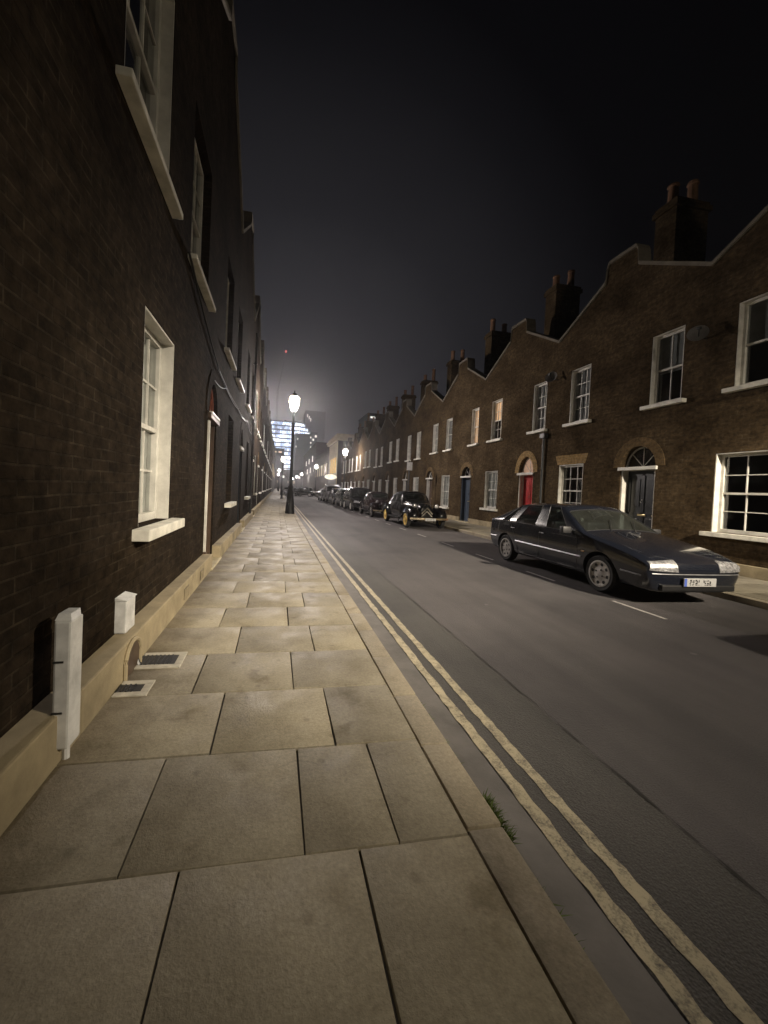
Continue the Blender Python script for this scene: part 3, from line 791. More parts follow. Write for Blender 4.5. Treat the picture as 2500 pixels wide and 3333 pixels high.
def lamp_post(x, y, label, glass, power, color, street=False):
    t = thing('street_lamp', (x, y, 0), label, 'street lamp', 'old style lantern street lamps')
    prof = [(.24, -.02), (.24, .10), (.225, .14), (.215, .40), (.20, .46), (.165, .95), (.175, 1.0), (.175, 1.06), (.15, 1.10), (.125, 1.25), (.14, 1.29), (.14, 1.34), (.095, 1.42), (.088, 1.6), (.075, 3.2), (.066, 4.45), (.09, 4.48), (.09, 4.53), (.055, 4.58), (.05, 4.95), (.075, 5.0), (.055, 5.06), (.05, 5.14)]
    MB().lathe(prof, 20).build('post', M['iron'], t, smooth=35)
    b = MB()
    b.tube([(-.42, 0, 4.62), (.42, 0, 4.62)], .018, 8); b.ball((-.42, 0, 4.62), .03, 8); b.ball((.42, 0, 4.62), .03, 8)
    b.build('ladder_bar', M['iron'], t)
    z0, z1, r0, r1 = 5.14, 5.66, .14, .265
    b = MB(); g = MB()
    c0 = [(r0, -r0), (r0, r0), (-r0, r0), (-r0, -r0)]; c1 = [(r1, -r1), (r1, r1), (-r1, r1), (-r1, -r1)]
    for i in range(4):
        b.tube([(*c0[i], z0), (*c1[i], z1)], .012, 6)
        b.tube([(*c0[i], z0), (*c0[(i + 1) % 4], z0)], .012, 6); b.tube([(*c1[i], z1), (*c1[(i + 1) % 4], z1)], .014, 6)
        k = .97
        g.poly([(c0[i][0] * k, c0[i][1] * k, z0), (c0[(i + 1) % 4][0] * k, c0[(i + 1) % 4][1] * k, z0), (c1[(i + 1) % 4][0] * k, c1[(i + 1) % 4][1] * k, z1), (c1[i][0] * k, c1[i][1] * k, z1)])
    for i in range(4):
        b.tube([(0, 0, 5.05), (*c0[i], z0)], .011, 6)
    ln = b.build('lantern_frame', M['iron'], t)
    g.build('lantern_glass', M[glass], ln)
    rim = MB(); rim.lathe([(.375, z1 + .0), (.375, z1 + .03), (.33, z1 + .03), (.33, z1 + .0)], 4, start=pi / 4); rim.build('lantern_rim', M['iron'], ln)
    k = MB(); top = [(x_ * .42, y_ * .42, z1 + .22) for x_, y_ in c1]
    for i in range(4):
        k.poly([(*c1[i], z1 + .031), (*c1[(i + 1) % 4], z1 + .031), top[(i + 1) % 4], top[i]])
    k.build('roof_glass', M[glass], ln)
    MB().lathe([(.165, z1 + .21), (.17, z1 + .24), (.14, z1 + .30), (.10, z1 + .34), (.03, z1 + .37), (.045, z1 + .41), (.02, z1 + .46), (.004, z1 + .51)], 4, start=pi / 4).build('lantern_cap', M['iron'], ln)
    L = bpy.data.lights.new('lantern_light', 'POINT')
    L.energy = power; L.color = color; L.shadow_soft_size = .12 if not street else .15
    lo = bpy.data.objects.new('lantern_light', L); COL.objects.link(lo); lo.parent = t; lo.location = (0, 0, 5.42)
    photometry(L, street)
    return t
WARM, NEUT = (1., .87, .68), (1., .89, .83)
lamp_post(.66, 19.5, 'tall black lantern lamp post on the left pavement, nearest and brightest', 'lampglass', P_MAIN, NEUT)
lamp_post(7.4, -2.4, 'black lantern lamp post on the right pavement behind the viewer', 'lampglass', P_BACK, WARM, True)
for x, y, lb in ((7.4, 43., 'lit lantern lamp on the right pavement, first of those on that side'), (.66, 60.5, 'lit lantern lamp on the left pavement, second one along that side'),
                 (7.4, 76., 'lit lantern lamp on the right pavement, second of those on that side'), (.3, 104., 'small far lit lantern on the left pavement, third one along'),
                 (7.6, 125., 'small far lit lantern on the right pavement, third of those on that side'), (.2, 140., 'tiny far lit lantern on the left pavement, fourth one along'),
                 (7.6, 160., 'tiny far lit lantern on the right pavement, fourth of those on that side'), (7.6, 200., 'tiny lit lantern at the far end of the right pavement')):
    lamp_post(x, y, lb, 'lampglass_white', P_FAR, NEUT)

# ------------------------------------------------------------------ cars
def car_shell(st, glass, arches, crease=None, closed=True):
    """st: list of (yb,yr,zbot,ws,zs,wm,zm,wb,zb,wr,zr,zc); loft, smooth, cut the wheel arches, return an evaluated mesh"""
    bm = bmesh.new(); rings = []
    for s in st:
        yb, yr, zbot, ws, zs_, wm, zm, wb, zb, wr, zr, zc = s
        half = [(0, yb, zbot), (ws * .92, yb, zbot), (ws, yb, zs_), (wm, yb, zm), (wb, yb, zb), (wr, yr, zr), (wr * .58, yr - (yr - yb) * .05, zr + (zc - zr) * .75), (0, yr - (yr - yb) * .08, zc)]
        full = half + [(-x, y, z) for x, y, z in half[6:0:-1]]
        rings.append([bm.verts.new(p) for p in full])
    n = 14
    for i in range(len(rings) - 1):
        for j in range(n):
            f = bm.faces.new((rings[i][j], rings[i][(j + 1) % n], rings[i + 1][(j + 1) % n], rings[i + 1][j]))
            seg = j if j < 7 else 13 - j
            f.material_index = 1 if (i, seg) in glass else (2 if seg == 0 else 0)
    for r, rev in ((rings[0], False), (rings[-1], True)):
        for a in range(0, 6):      # close the ends with strips between the two sides
            q = [r[a], r[a + 1], r[13 - a] if a < 13 else r[0], r[(14 - a) % 14]]
            q = [r[a + 1], r[a], r[(14 - a) % 14], r[13 - a]]
            q2 = []
            for v in q:
                if v not in q2: q2.append(v)
            if len(q2) >= 3: bm.faces.new(q2 if rev else q2[::-1])
        q = [r[6], r[7], r[8]]
        bm.faces.new(q)
    bmesh.ops.recalc_face_normals(bm, faces=bm.faces)
    if crease:
        cl = bm.edges.layers.float.new('crease_edge')
        for (kind, idx), val in crease.items():
            if kind == 'ring':
                for i in range(len(rings) - 1):
                    for j in {idx, (14 - idx) % 14}:
                        e = bm.edges.get((rings[i][j], rings[i + 1][j]))
                        if e: e[cl] = val
            else:
                for j in range(n):
                    e = bm.edges.get((rings[idx][j], rings[idx][(j + 1) % n]))
                    if e: e[cl] = val
    me = bpy.data.meshes.new('shell'); bm.to_mesh(me); bm.free()
    for m in ('trim', 'glass', 'trim', 'well'): me.materials.append(M[m])
    ob = bpy.data.objects.new('shell', me); COL.objects.link(ob)
    sub = ob.modifiers.new('s', 'SUBSURF'); sub.levels = sub.render_levels = 3
    cut = None
    if arches:
        b = MB()
        for y, z, r, xin in arches:
            for sd in (-1, 1):
                b.lathe([(r, sd * xin), (r, sd * 1.4)], 32, axis='X', c=(0, y, z))
        bmesh.ops.recalc_face_normals(b.bm, faces=b.bm.faces)
        cme = bpy.data.meshes.new('cut'); b.bm.to_mesh(cme); b.bm.free()
        for m in ('well', 'well', 'well', 'well'): cme.materials.append(M[m])
        cme.polygons.foreach_set('material_index', [3] * len(cme.polygons))
        cut = bpy.data.objects.new('cut', cme); COL.objects.link(cut)
        bo = ob.modifiers.new('b', 'BOOLEAN'); bo.operation = 'DIFFERENCE'; bo.object = cut; bo.solver = 'EXACT'
    dg = bpy.context.evaluated_depsgraph_get(); dg.update()
    out = bpy.data.meshes.new_from_object(ob.evaluated_get(dg))
    bpy.data.objects.remove(ob)
    if cut: bpy.data.objects.remove(cut)
    bmf = bmesh.new(); bmf.from_mesh(out); bpy.data.meshes.remove(out)
    return bmf

def split_shell(bmf, root, paint, names=('windscreen', 'rear_window', 'side_window')):
    """body part + each pane of glass a part of its own; returns a BVH of the shell"""
    bvh = BVHTree.FromBMesh(bmf)
    faces = [f for f in bmf.faces if f.material_index == 1]; seen = set(); comps = []
    for f in faces:
        if f in seen: continue
        st = [f]; seen.add(f); comp = []
        while st:
            g = st.pop(); comp.append(g)
            for e in g.edges:
                for h in e.link_faces:
                    if h.material_index == 1 and h not in seen: seen.add(h); st.append(h)
        comps.append(comp)
    ys = []
    info = []
    for c in comps:
        cx = sum(f.calc_center_median().x for f in c) / len(c); cy = sum(f.calc_center_median().y for f in c) / len(c)
        info.append((c, cx, cy))
    mid = [i for i in info if abs(i[1]) < .15]
    for c, cx, cy in info:
        if len(c) < 4: continue
        nm = names[2]
        if abs(cx) < .15: nm = names[0] if cy <= min(i[2] for i in mid) + .01 else names[1]
        b = bmesh.new(); mp = {}
        for f in c:
            vs = []
            for v in f.verts:
                if v not in mp: mp[v] = b.verts.new(v.co - v.normal * .007)
                vs.append(mp[v])
            b.faces.new(vs)
        me = bpy.data.meshes.new(nm); b.to_mesh(me); b.free(); me.materials.append(M['carglass'])
        link(nm, me, root, 60)
        # rubber seal round the pane
        edges = [e for f in c for e in f.edges if sum(1 for h in e.link_faces if h.material_index == 1) == 1]
        s = MB()
        for e in edges: s.tube([e.verts[0].co, e.verts[1].co], .008, 4, caps=False)
        if edges: s.build('window_seal', M['trim'], root)
    bmesh.ops.delete(bmf, geom=faces, context='FACES')
    me = bpy.data.meshes.new('body'); bmf.to_mesh(me); bmf.free()
    for m in (paint, 'carglass', 'trim', 'well'): me.materials.append(M[m])
    link('body', me, root, 38)
    return bvh

def ray_line(bvh, pts, side, off=.003):
    """points (y,z) thrown sideways onto the shell"""
    out = []
    for (ya, za), (yc, zc) in zip(pts[:-1], pts[1:]):
        for k in range(6):
            y, z = ya + (yc - ya) * k / 6, za + (zc - za) * k / 6
            h = bvh.ray_cast(Vector((side * 2, y, z)), Vector((-side, 0, 0)))
            if h[0] is not None: out.append(h[0] + h[1] * off)
    y, z = pts[-1]; h = bvh.ray_cast(Vector((side * 2, y, z)), Vector((-side, 0, 0)))
    if h[0] is not None: out.append(h[0] + h[1] * off)
    return out

def front_patch(bvh, pts, dirv, off, th=.02, nu=6, nv=4):
    """quad of (x,z) corners thrown along dirv onto the shell, returned as a thin curved solid in an MB"""
    b = MB(); d = Vector(dirv); g = []
    (a, b0, c, e) = pts
    for j in range(nv + 1):
        row = []
        for i in range(nu + 1):
            u, v = i / nu, j / nv
            x = (a[0] * (1 - u) + b0[0] * u) * (1 - v) + (e[0] * (1 - u) + c[0] * u) * v
            z = (a[1] * (1 - u) + b0[1] * u) * (1 - v) + (e[1] * (1 - u) + c[1] * u) * v
            h = bvh.ray_cast(Vector((x, -3 if d.y > 0 else 6, z)), d)
            y = h[0].y if h[0] is not None else (row[-1][1] + d.y * -0 if row else 0)
            row.append((x, y - d.y * off, z))
        g.append(row)
    V = [[b.bm.verts.new(p) for p in r] for r in g]; W = [[b.bm.verts.new((p[0], p[1] + d.y * th, p[2])) for p in r] for r in g]
    for j in range(nv):
        for i in range(nu):
            b.bm.faces.new((V[j][i], V[j][i + 1], V[j + 1][i + 1], V[j + 1][i])); b.bm.faces.new((W[j][i], W[j + 1][i], W[j + 1][i + 1], W[j][i + 1]))
    for i in range(nu):
        b.bm.faces.new((V[0][i], W[0][i], W[0][i + 1], V[0][i + 1])); b.bm.faces.new((V[nv][i], V[nv][i + 1], W[nv][i + 1], W[nv][i]))
    for j in range(nv):
        b.bm.faces.new((V[j][0], V[j + 1][0], W[j + 1][0], W[j][0])); b.bm.faces.new((V[j][nu], W[j][nu], W[j + 1][nu], V[j + 1][nu]))
    return b

def wheels(root, axles, xo, r, width, rimmat, rimr, style='alloy'):
    for y in axles:
        for sd in (-1, 1):
            xa, xb = sd * (xo - width), sd * xo
            lo, hi = min(xa, xb), max(xa, xb)
            t = MB().lathe([(rimr, lo + .01), (r - .03, lo), (r, lo + .03), (r, hi - .03), (r - .012, hi - .012), (r - .03, hi), (rimr + .01, hi), (rimr, hi - .02), (rimr, lo + .01)], 36, axis='X', c=(0, y, r), cap=False).build('wheel', M['rubber'], root, smooth=40)
            b = MB(); o = sd
            if style == 'alloy':
                b.lathe([(rimr + .004, xo - .05), (rimr + .004, xo - .004), (rimr - .02, xo - .002), (rimr - .03, xo - .02), (rimr * .62, xo - .028), (rimr * .3, xo - .012), (.03, xo - .006)], 36, axis='X', c=(0, y, r))
                if sd < 0:
                    for v in b.bm.verts: v.co.x = -v.co.x
                rim = b.build('rim', M[rimmat], t, smooth=35)
                hb = MB()
                for k in range(8):
                    a = 2 * pi * k / 8 + .2
                    hb.lathe([(.026, sd * (xo - .024)), (.026, sd * (xo - .018))], 10, axis='X', c=(0, y + rimr * .72 * cos(a), r + rimr * .72 * sin(a)))
                for k in range(4):
                    a = 2 * pi * k / 4 + .5
                    hb.lathe([(.014, sd * (xo - .012)), (.014, sd * (xo - .004))], 8, axis='X', c=(0, y + rimr * .34 * cos(a), r + rimr * .34 * sin(a)))
                hb.build('rim_holes', M['ink'], t)
            else:
                b.lathe([(rimr + .004, xo - .05), (rimr + .004, xo + .0), (rimr - .025, xo + .002), (rimr - .035, xo - .045), (rimr * .55, xo - .03), (rimr * .5, xo - .005), (rimr * .2, xo + .01), (.02, xo + .015)], 36, axis='X', c=(0, y, r))
                if sd < 0:
                    for v in b.bm.verts: v.co.x = -v.co.x
                rim = b.build('rim', M[rimmat], t, smooth=35)
                cap = MB().lathe([(rimr * .42, xo - .005), (rimr * .38, xo + .018), (.02, xo + .028)], 20, axis='X', c=(0, y, r))
                if sd < 0:
                    for v in cap.bm.verts: v.co.x = -v.co.x
                cap.build('hubcap', M['chrome' if style == 'vintage_chrome' else rimmat], t, smooth=40)

def plate(root, x, y, z, w, h, tilt=0., blue=True, seed=1):
    p = MB().box(x - w / 2, x + w / 2, y - .008, y + .008, z - h / 2, z + h / 2, .003).build('number_plate', M['plate'], root)
    if blue: MB().box(x - w / 2 + .004, x - w / 2 + .045, y - .011, y - .0085, z - h / 2 + .004, z + h / 2 - .004).build('plate_band', M['plateblue'], p)
    rnd = random.Random(seed); b = MB(); cx = x - w / 2 + .085
    for k in range(8):                 # worn dark characters, too smeared to read
        if k == 4: cx += .03; continue
        cw = .036
        for (a0, a1, c0, c1) in [(q_, q_ + rnd.uniform(.2, .5), r_, r_ + rnd.uniform(.08, .3)) for q_ in (0, .3, .6) for r_ in (0, .25, .5, .75)]:
            if rnd.random() < .55: b.box(cx + cw * a0, cx + cw * a1, y - .0105, y - .0085, z - h * .33 + h * .66 * c0, z - h * .33 + h * .66 * c1)
        cx += .05
        if cx > x + w / 2 - .045: break
    b.build('plate_characters', M['ink'], p)
    return p

HATCH = [  # yb, yr, zbot, ws, zs, wm, zm, wb, zb, wr, zr, zc
    (-.86, -.84, .25, .58, .30, .70, .42, .70, .55, .64, .60, .615),
    (-.78, -.75, .20, .70, .25, .79, .44, .78, .60, .68, .665, .685),
    (-.58, -.54, .19, .74, .24, .815, .46, .80, .69, .71, .75, .775),
    (-.05, .0, .19, .755, .24, .83, .50, .815, .80, .71, .85, .885),
    (.36, .40, .19, .76, .24, .83, .50, .81, .88, .72, .915, .96),
    (.47, 1.05, .19, .76, .24, .83, .50, .80, .885, .585, 1.285, 1.345),
    (.60, 1.18, .19, .76, .24, .83, .50, .80, .89, .595, 1.31, 1.365),
    (1.42, 1.50, .19, .76, .24, .83, .50, .80, .90, .60, 1.325, 1.38),
    (1.53, 1.60, .19, .76, .24, .83, .50, .80, .90, .60, 1.325, 1.38),
    (2.46, 2.22, .19, .76, .24, .83, .50, .80, .905, .595, 1.30, 1.355),
    (2.53, 2.30, .19, .76, .24, .83, .50, .80, .905, .59, 1.29, 1.345),
    (2.86, 2.42, .19, .76, .24, .825, .50, .795, .91, .58, 1.265, 1.32),
    (2.98, 2.54, .19, .755, .24, .82, .50, .79, .915, .575, 1.235, 1.285),
    (3.20, 3.12, .21, .74, .26, .81, .50, .775, .92, .66, .985, 1.02),
    (3.34, 3.30, .24, .72, .29, .80, .50, .765, .90, .66, .955, .975),
    (3.38, 3.36, .30, .66, .34, .74, .50, .73, .84, .63, .90, .91)]
HATCH_GLASS = {(6, 4), (8, 4), (10, 4), (4, 5), (4, 6), (12, 5), (12, 6)}

def hatchback(name, loc, label, paint, group, rz=0.):
    root = thing(name, loc, label, 'car', group, rz)
    bmf = car_shell(HATCH, HATCH_GLASS, [(0, .30, .345, .45), (2.655, .30, .33, .45)], {('ring', 4): .55, ('ring', 5): .45, ('ring', 3): .25, ('ring', 2): .5, ('st', 4): .5, ('st', 13): .5, ('st', 14): .4, ('st', 1): .3})
    bvh = split_shell(bmf, root, paint)
    wheels(root, (0, 2.655), .80, .295, .17, 'alloy', .205)
    for sd in (-1, 1):
        q = [(sd * .36, .535), (sd * .80, .555), (sd * .765, .655), (sd * .37, .665)]
        hl = front_patch(bvh, [(sd * .34, .505), (sd * .755, .52), (sd * .735, .64), (sd * .35, .668)], (0, 1, 0), .012, .05).build('headlight', M['lens'], root, smooth=50)
        tl = front_patch(bvh, [(sd * .34, .60), (sd * .72, .60), (sd * .70, .78), (sd * .34, .78)], (0, -1, 0), .012, .04).build('tail_light', M['redlens'], root, smooth=50)
        # rub strip, door seams, handles, mirror, repeater
        s = MB().tube(ray_line(bvh, [(-.72, .435), (-.40, .445)], sd, .004) or [(0, 0, 0), (0, 0, .01)], .012, 6)
        s.tube(ray_line(bvh, [(.37, .50), (2.25, .51)], sd, .004), .014, 6); s.tube(ray_line(bvh, [(3.02, .52), (3.3, .52)], sd, .004), .014, 6)
        s.build('rub_strip', M['steelrim'], root)
        s = MB()
        for line in ([(.50, .86), (.46, .6), (.50, .27)], [(1.48, .88), (1.48, .6), (1.50, .26)], [(2.50, .89), (2.36, .72), (2.22, .5), (2.2, .27)], [(.5, .27), (2.2, .27)]):
            pts = ray_line(bvh, line, sd, .001)
            if len(pts) > 1: s.tube(pts, .005, 4)
        s.build('door_seam', M['ink'], root)
        for yh in (1.34, 2.30):
            p = ray_line(bvh, [(yh, .775), (yh + .13, .775)], sd, .012); MB().tube(p, .012, 6).build('door_handle', M['trim'], root)
        mb = MB().box(sd * .82, sd * .99, .60, .70, .86, .98, .03); mb.tube([(sd * .74, .66, .90), (sd * .85, .65, .91)], .02, 6)
        mb.build('wing_mirror', M['trim'], root, smooth=40)
        p = ray_line(bvh, [(.30, .60), (.36, .60)], sd, .004); MB().tube(p, .012, 6).build('side_repeater', M['amber'], root)
        a = ray_line(bvh, [(.36, .885), (.46, .89)], sd, .0)
    # bumper lip, lower intake, plate, wipers
    b = MB(); b.box(-.60, .60, -.875, -.80, .24, .33, .02); b.build('air_dam', M['trim'], root)
    b = MB(); pts = []
    for i in range(13):
        x = -.72 + 1.44 * i / 12; h = bvh.ray_cast(Vector((x, -3, .475)), Vector((0, 1, 0)))
        if h[0] is not None: pts.append(h[0] + Vector((0, -.006, 0)))
    MB().tube(pts, .008, 6).build('bumper_strip', M['steelrim'], root)
    plate(root, -.02, -.89, .375, .53, .115, seed=4)
    for x in (-.32, .14):
        MB().tube([(x, .30, .915), (x + .26, .62, 1.12)], .006, 5).build('wiper', M['trim'], root)
    # plain seats seen through the glass
    s = MB()
    for x in (-.36, .36):
        s.box(x - .22, x + .22, 1.35, 1.47, .45, 1.02, .05); s.box(x - .11, x + .11, 1.38, 1.46, 1.05, 1.2, .03)
    s.box(-.6, .6, 2.3, 2.45, .45, .98, .05)
    s.build('seats', M['trim'], root)
    MB().box(-.62, .62, .55, .8, .72, .86, .04).build('dashboard', M['trim'], root)
    return root
bx = hatchback('parked_car', (5.87, 5.24, ROAD_Z), 'dark navy wedge-shaped hatchback with alloy wheels, nearest car wholly in view', 'navy', None, radians(-1.4))
edge = dup(bx, (6.0, -.88, ROAD_Z), 'dark parked car cut off by the right edge, in front of the navy hatchback', swap={'navy': 'black_paint'}, rz=0.)

# --- vintage saloon with separate wings
VINT = [
    (-.27, -.20, .38, .16, .42, .235, .60, .235, .80, .15, .935, .965),
    (-.17, -.12, .34, .24, .40, .30, .62, .30, .85, .20, .985, 1.02),
    (.45, .47, .33, .40, .38, .42, .65, .42, .90, .28, 1.03, 1.06),
    (.90, .95, .31, .66, .36, .67, .65, .60, .97, .46, 1.055, 1.085),
    (.97, 1.18, .31, .70, .36, .72, .65, .655, 1.0, .55, 1.40, 1.465),
    (1.06, 1.28, .31, .71, .36, .73, .65, .665, 1.0, .57, 1.43, 1.50),
    (1.72, 1.74, .31, .71, .36, .74, .65, .68, 1.0, .58, 1.445, 1.52),
    (1.82, 1.84, .31, .71, .36, .74, .65, .68, 1.0, .58, 1.445, 1.52),
    (2.42, 2.33, .31, .71, .36, .74, .65, .67, 1.0, .57, 1.42, 1.495),
    (2.55, 2.47, .31, .71, .36, .73, .65, .66, 1.0, .55, 1.385, 1.46),
    (2.95, 2.85, .32, .68, .38, .70, .65, .62, .97, .49, 1.24, 1.31),
    (3.30, 3.22, .34, .58, .40, .62, .62, .52, .86, .40, 1.0, 1.05),
    (3.52, 3.45, .38, .48, .44, .52, .58, .42, .74, .30, .82, .84)]
VINT_GLASS = {(5, 4), (7, 4), (3, 5), (3, 6), (9, 5), (9, 6)}

def wing(root, prof, x0, x1, sd, paint, lip=.16, crown=.07):
    """swept mudguard: prof is its crown line (y,z)"""
    b = MB(); rows = []
    P = [Vector((0, y, z)) for y, z in prof]; dense = []
    for i in range(len(P) - 1):           # Catmull-Rom
        p0, p1, p2, p3 = P[max(0, i - 1)], P[i], P[i + 1], P[min(len(P) - 1, i + 2)]
        for k in range(5):
            t = k / 5
            dense.append(.5 * ((2 * p1) + (-p0 + p2) * t + (2 * p0 - 5 * p1 + 4 * p2 - p3) * t * t + (-p0 + 3 * p1 - 3 * p2 + p3) * t ** 3))
    dense.append(P[-1])
    for i, p in enumerate(dense):
        d = (dense[min(i + 1, len(dense) - 1)] - dense[max(0, i - 1)]).normalized(); nrm = Vector((0, -d.z, d.y))
        if nrm.z < 0 and i > 3 and False: nrm = -nrm
        row = []
        for j in range(9):
            t = j / 8; x = x0 + (x1 - x0) * t
            drop = crown * (abs(2 * t - 1) ** 2.2)
            if t > .85: drop += lip * (t - .85) / .15
            if t < .15: drop += lip * .6 * (.15 - t) / .15
            q = p - nrm * drop; row.append(b.bm.verts.new((sd * x, q.y, q.z)))
        rows.append(row)
    for i in range(len(rows) - 1):
        for j in range(8): b.bm.faces.new((rows[i][j], rows[i][j + 1], rows[i + 1][j + 1], rows[i + 1][j]))
    ret = bmesh.ops.solidify(b.bm, geom=list(b.bm.faces), thickness=.012)
    return b.build('wing', M[paint], root, smooth=50)

def vintage(name, loc, label, paint, rim, style, chevron, group, rz=0.):
    root = thing(name, loc, label, 'car', group, rz)
    bvh = split_shell(car_shell(VINT, VINT_GLASS, [], {('ring', 4): .2, ('ring', 2): .5, ('st', 3): .3, ('st', 0): .5}), root, paint)
    fp = [(-.60, .36), (-.60, .56), (-.50, .74), (-.25, .855), (.05, .875), (.35, .79), (.62, .60), (.85, .42), (.98, .36)]
    rp = [(2.34, .36), (2.42, .56), (2.6, .76), (2.88, .87), (3.18, .80), (3.42, .60), (3.55, .36)]
    for sd in (-1, 1):
        wing(root, fp, .33, .82, sd, paint); wing(root, rp, .58, .845, sd, paint)
        MB().box(sd * .66, sd * .83, .90, 2.45, .325, .36, .01).build('running_board', M['trim'], root)
        h = MB().lathe([(.03, .0), (.085, .05), (.105, .12), (.11, .17), (.10, .18)], 20)
        for v in h.bm.verts: v.co = Vector((v.co.x + sd * .47, .02 - v.co.z, v.co.y + .90))
        hl = h.build('headlight', M['chrome'], root, smooth=50)
        g = MB().ball((sd * .47, -.155, .90), .1, 14, (1, .35, 1)); g.build('headlight_lens', M['lens'], hl, smooth=60)
        MB().tube([(sd * .30, .0, .78), (sd * .47, -.02, .82)], .022, 8).build('lamp_bracket', M['iron'], root)
        MB().tube(ray_line(bvh, [(1.0, .985), (2.9, .96)], sd, .004), .007, 5).build('waist_trim', M['trim'], root)
        s = MB()
        for line in ([(1.03, .97), (1.03, .42)], [(1.77, .98), (1.77, .42)], [(2.5, .97), (2.42, .45)]):
            p = ray_line(bvh, line, sd, .001)
            if len(p) > 1: s.tube(p, .005, 4)
        s.build('door_seam', M['ink'], root)
        p = ray_line(bvh, [(1.66, .9), (1.54, .9)], sd, .014); MB().tube(p, .010, 6).build('door_handle', M['chrome'], root)
        # bright lip along the side of the bonnet
        MB().tube([(sd * .335, -.05, .93), (sd * .41, .45, .965), (sd * .52, .9, 1.03)], .014, 6).build('bonnet_trim', M['chrome'], root)
    wheels(root, (0, 2.91), .80, .335, .15, rim, .235, style)
    # grille: upright bars in a tapered surround
    b = MB()
    for i in range(15):
        x = -.20 + .40 * i / 14; zt = .90 - .10 * abs(x) / .2; h = bvh.ray_cast(Vector((x, -3, .65)), Vector((0, 1, 0)))
        b.tube([(x * .8, -.30 - .02, .40), (x, -.295, .6), (x * .8, -.262, zt)], .006, 4)
    b.build('grille', M['iron'], root)
    fr = MB().tube([(-.17, -.31, .38), (-.225, -.31, .60), (-.20, -.285, .82), (-.10, -.265, .92), (0, -.26, .945), (.10, -.265, .92), (.20, -.285, .82), (.225, -.31, .60), (.17, -.31, .38), (-.17, -.31, .38)], .014, 8)
    fr.build('grille_surround', M['chrome' if not chevron else paint], root)
    if chevron:
        for dz in (0., -.125):
            MB().prism([(-.235, -.338, .57 + dz), (-.235, -.338, .625 + dz), (0, -.33, .86 + dz), (.235, -.338, .625 + dz), (.235, -.338, .57 + dz), (0, -.33, .80 + dz)], (0, .012, 0)).build('chevron', M['chrome'], root)
    pts = [(-.80 + 1.6 * i / 16, -.69 + .10 * (abs(i - 8) / 8) ** 2.2, .43) for i in range(17)]
    b = MB()
    for p, q in zip(pts[:-1], pts[1:]):
        b.prism([(p[0], p[1], .385), (q[0], q[1], .385), (q[0], q[1], .455), (p[0], p[1], .455)], (0, .022, 0))
    for sd in (-1, 1): b.box(sd * .36, sd * .40, -.68, -.1, .40, .44)
    bmesh.ops.remove_doubles(b.bm, verts=b.bm.verts, dist=1e-4)
    b.build('front_bumper', M['bumperchrome'], root)
    plate(root, 0., -.715, .40, .44, .10, blue=False, seed=9)
    s = MB()
    for x in (-.32, .32): s.box(x - .25, x + .25, 1.6, 1.72, .5, 1.12, .06)
    s.box(-.58, .58, 2.5, 2.64, .5, 1.1, .06); s.build('seats', M['browndoor'], root)
    MB().lathe([(.18, 0), (.19, .012), (.18, .024)], 18).build('steering_wheel', M['trim'], root, loc=(.32, 1.32, 1.0)).rotation_euler = (radians(60), 0, 0)
    MB().tube([(-.10, .99, 1.10), (-.36, 1.06, 1.24)], .006, 5).tube([(.10, .99, 1.10), (.36, 1.06, 1.24)], .006, 5).build('wiper', M['trim'], root)
    return root
ta = vintage('vintage_car', (5.96, 14.95, ROAD_Z), 'black vintage saloon with yellow wheels and a silver double chevron on its grille', 'black_paint', 'cream', 'vintage', True, None)
vintage('vintage_car', (5.80, 20.35, ROAD_Z), 'small dark maroon rounded saloon parked right behind the black vintage saloon', 'maroon', 'chrome', 'vintage_chrome', False, None).scale = (.94, .92, .93)

# --- later cars further along
VAN = [
    (-.86, -.84, .30, .62, .34, .76, .50, .76, .72, .70, .82, .84),
    (-.74, -.70, .24, .76, .30, .86, .52, .85, .80, .76, .90, .93),
    (-.2, -.15, .24, .80, .30, .90, .55, .88, .90, .78, .98, 1.02),
    (.20, .25, .24, .81, .30, .91, .55, .88, .98, .80, 1.04, 1.09),
    (.30, .78, .24, .81, .30, .91, .55, .88, 1.02, .70, 1.62, 1.70),
    (.48, .92, .24, .81, .30, .91, .55, .88, 1.03, .71, 1.66, 1.75),
    (1.25, 1.28, .24, .81, .30, .91, .55, .88, 1.04, .73, 1.69, 1.78),
    (1.36, 1.38, .24, .81, .30, .91, .55, .88, 1.04, .73, 1.69, 1.78),
    (2.20, 2.20, .24, .81, .30, .91, .55, .88, 1.04, .73, 1.69, 1.78),
    (2.30, 2.30, .24, .81, .30, .91, .55, .88, 1.04, .73, 1.69, 1.78),
    (3.10, 3.02, .24, .81, .30, .91, .55, .88, 1.04, .72, 1.66, 1.75),
    (3.24, 3.16, .24, .80, .30, .90, .55, .87, 1.04, .71, 1.62, 1.70),
    (3.46, 3.40, .28, .78, .34, .88, .55, .84, 1.04, .76, 1.12, 1.16),
    (3.50, 3.47, .34, .72, .38, .82, .55, .80, .90, .72, .98, 1.0)]
VAN_GLASS = {(5, 4), (7, 4), (9, 4), (3, 5), (3, 6), (11, 5), (11, 6)}
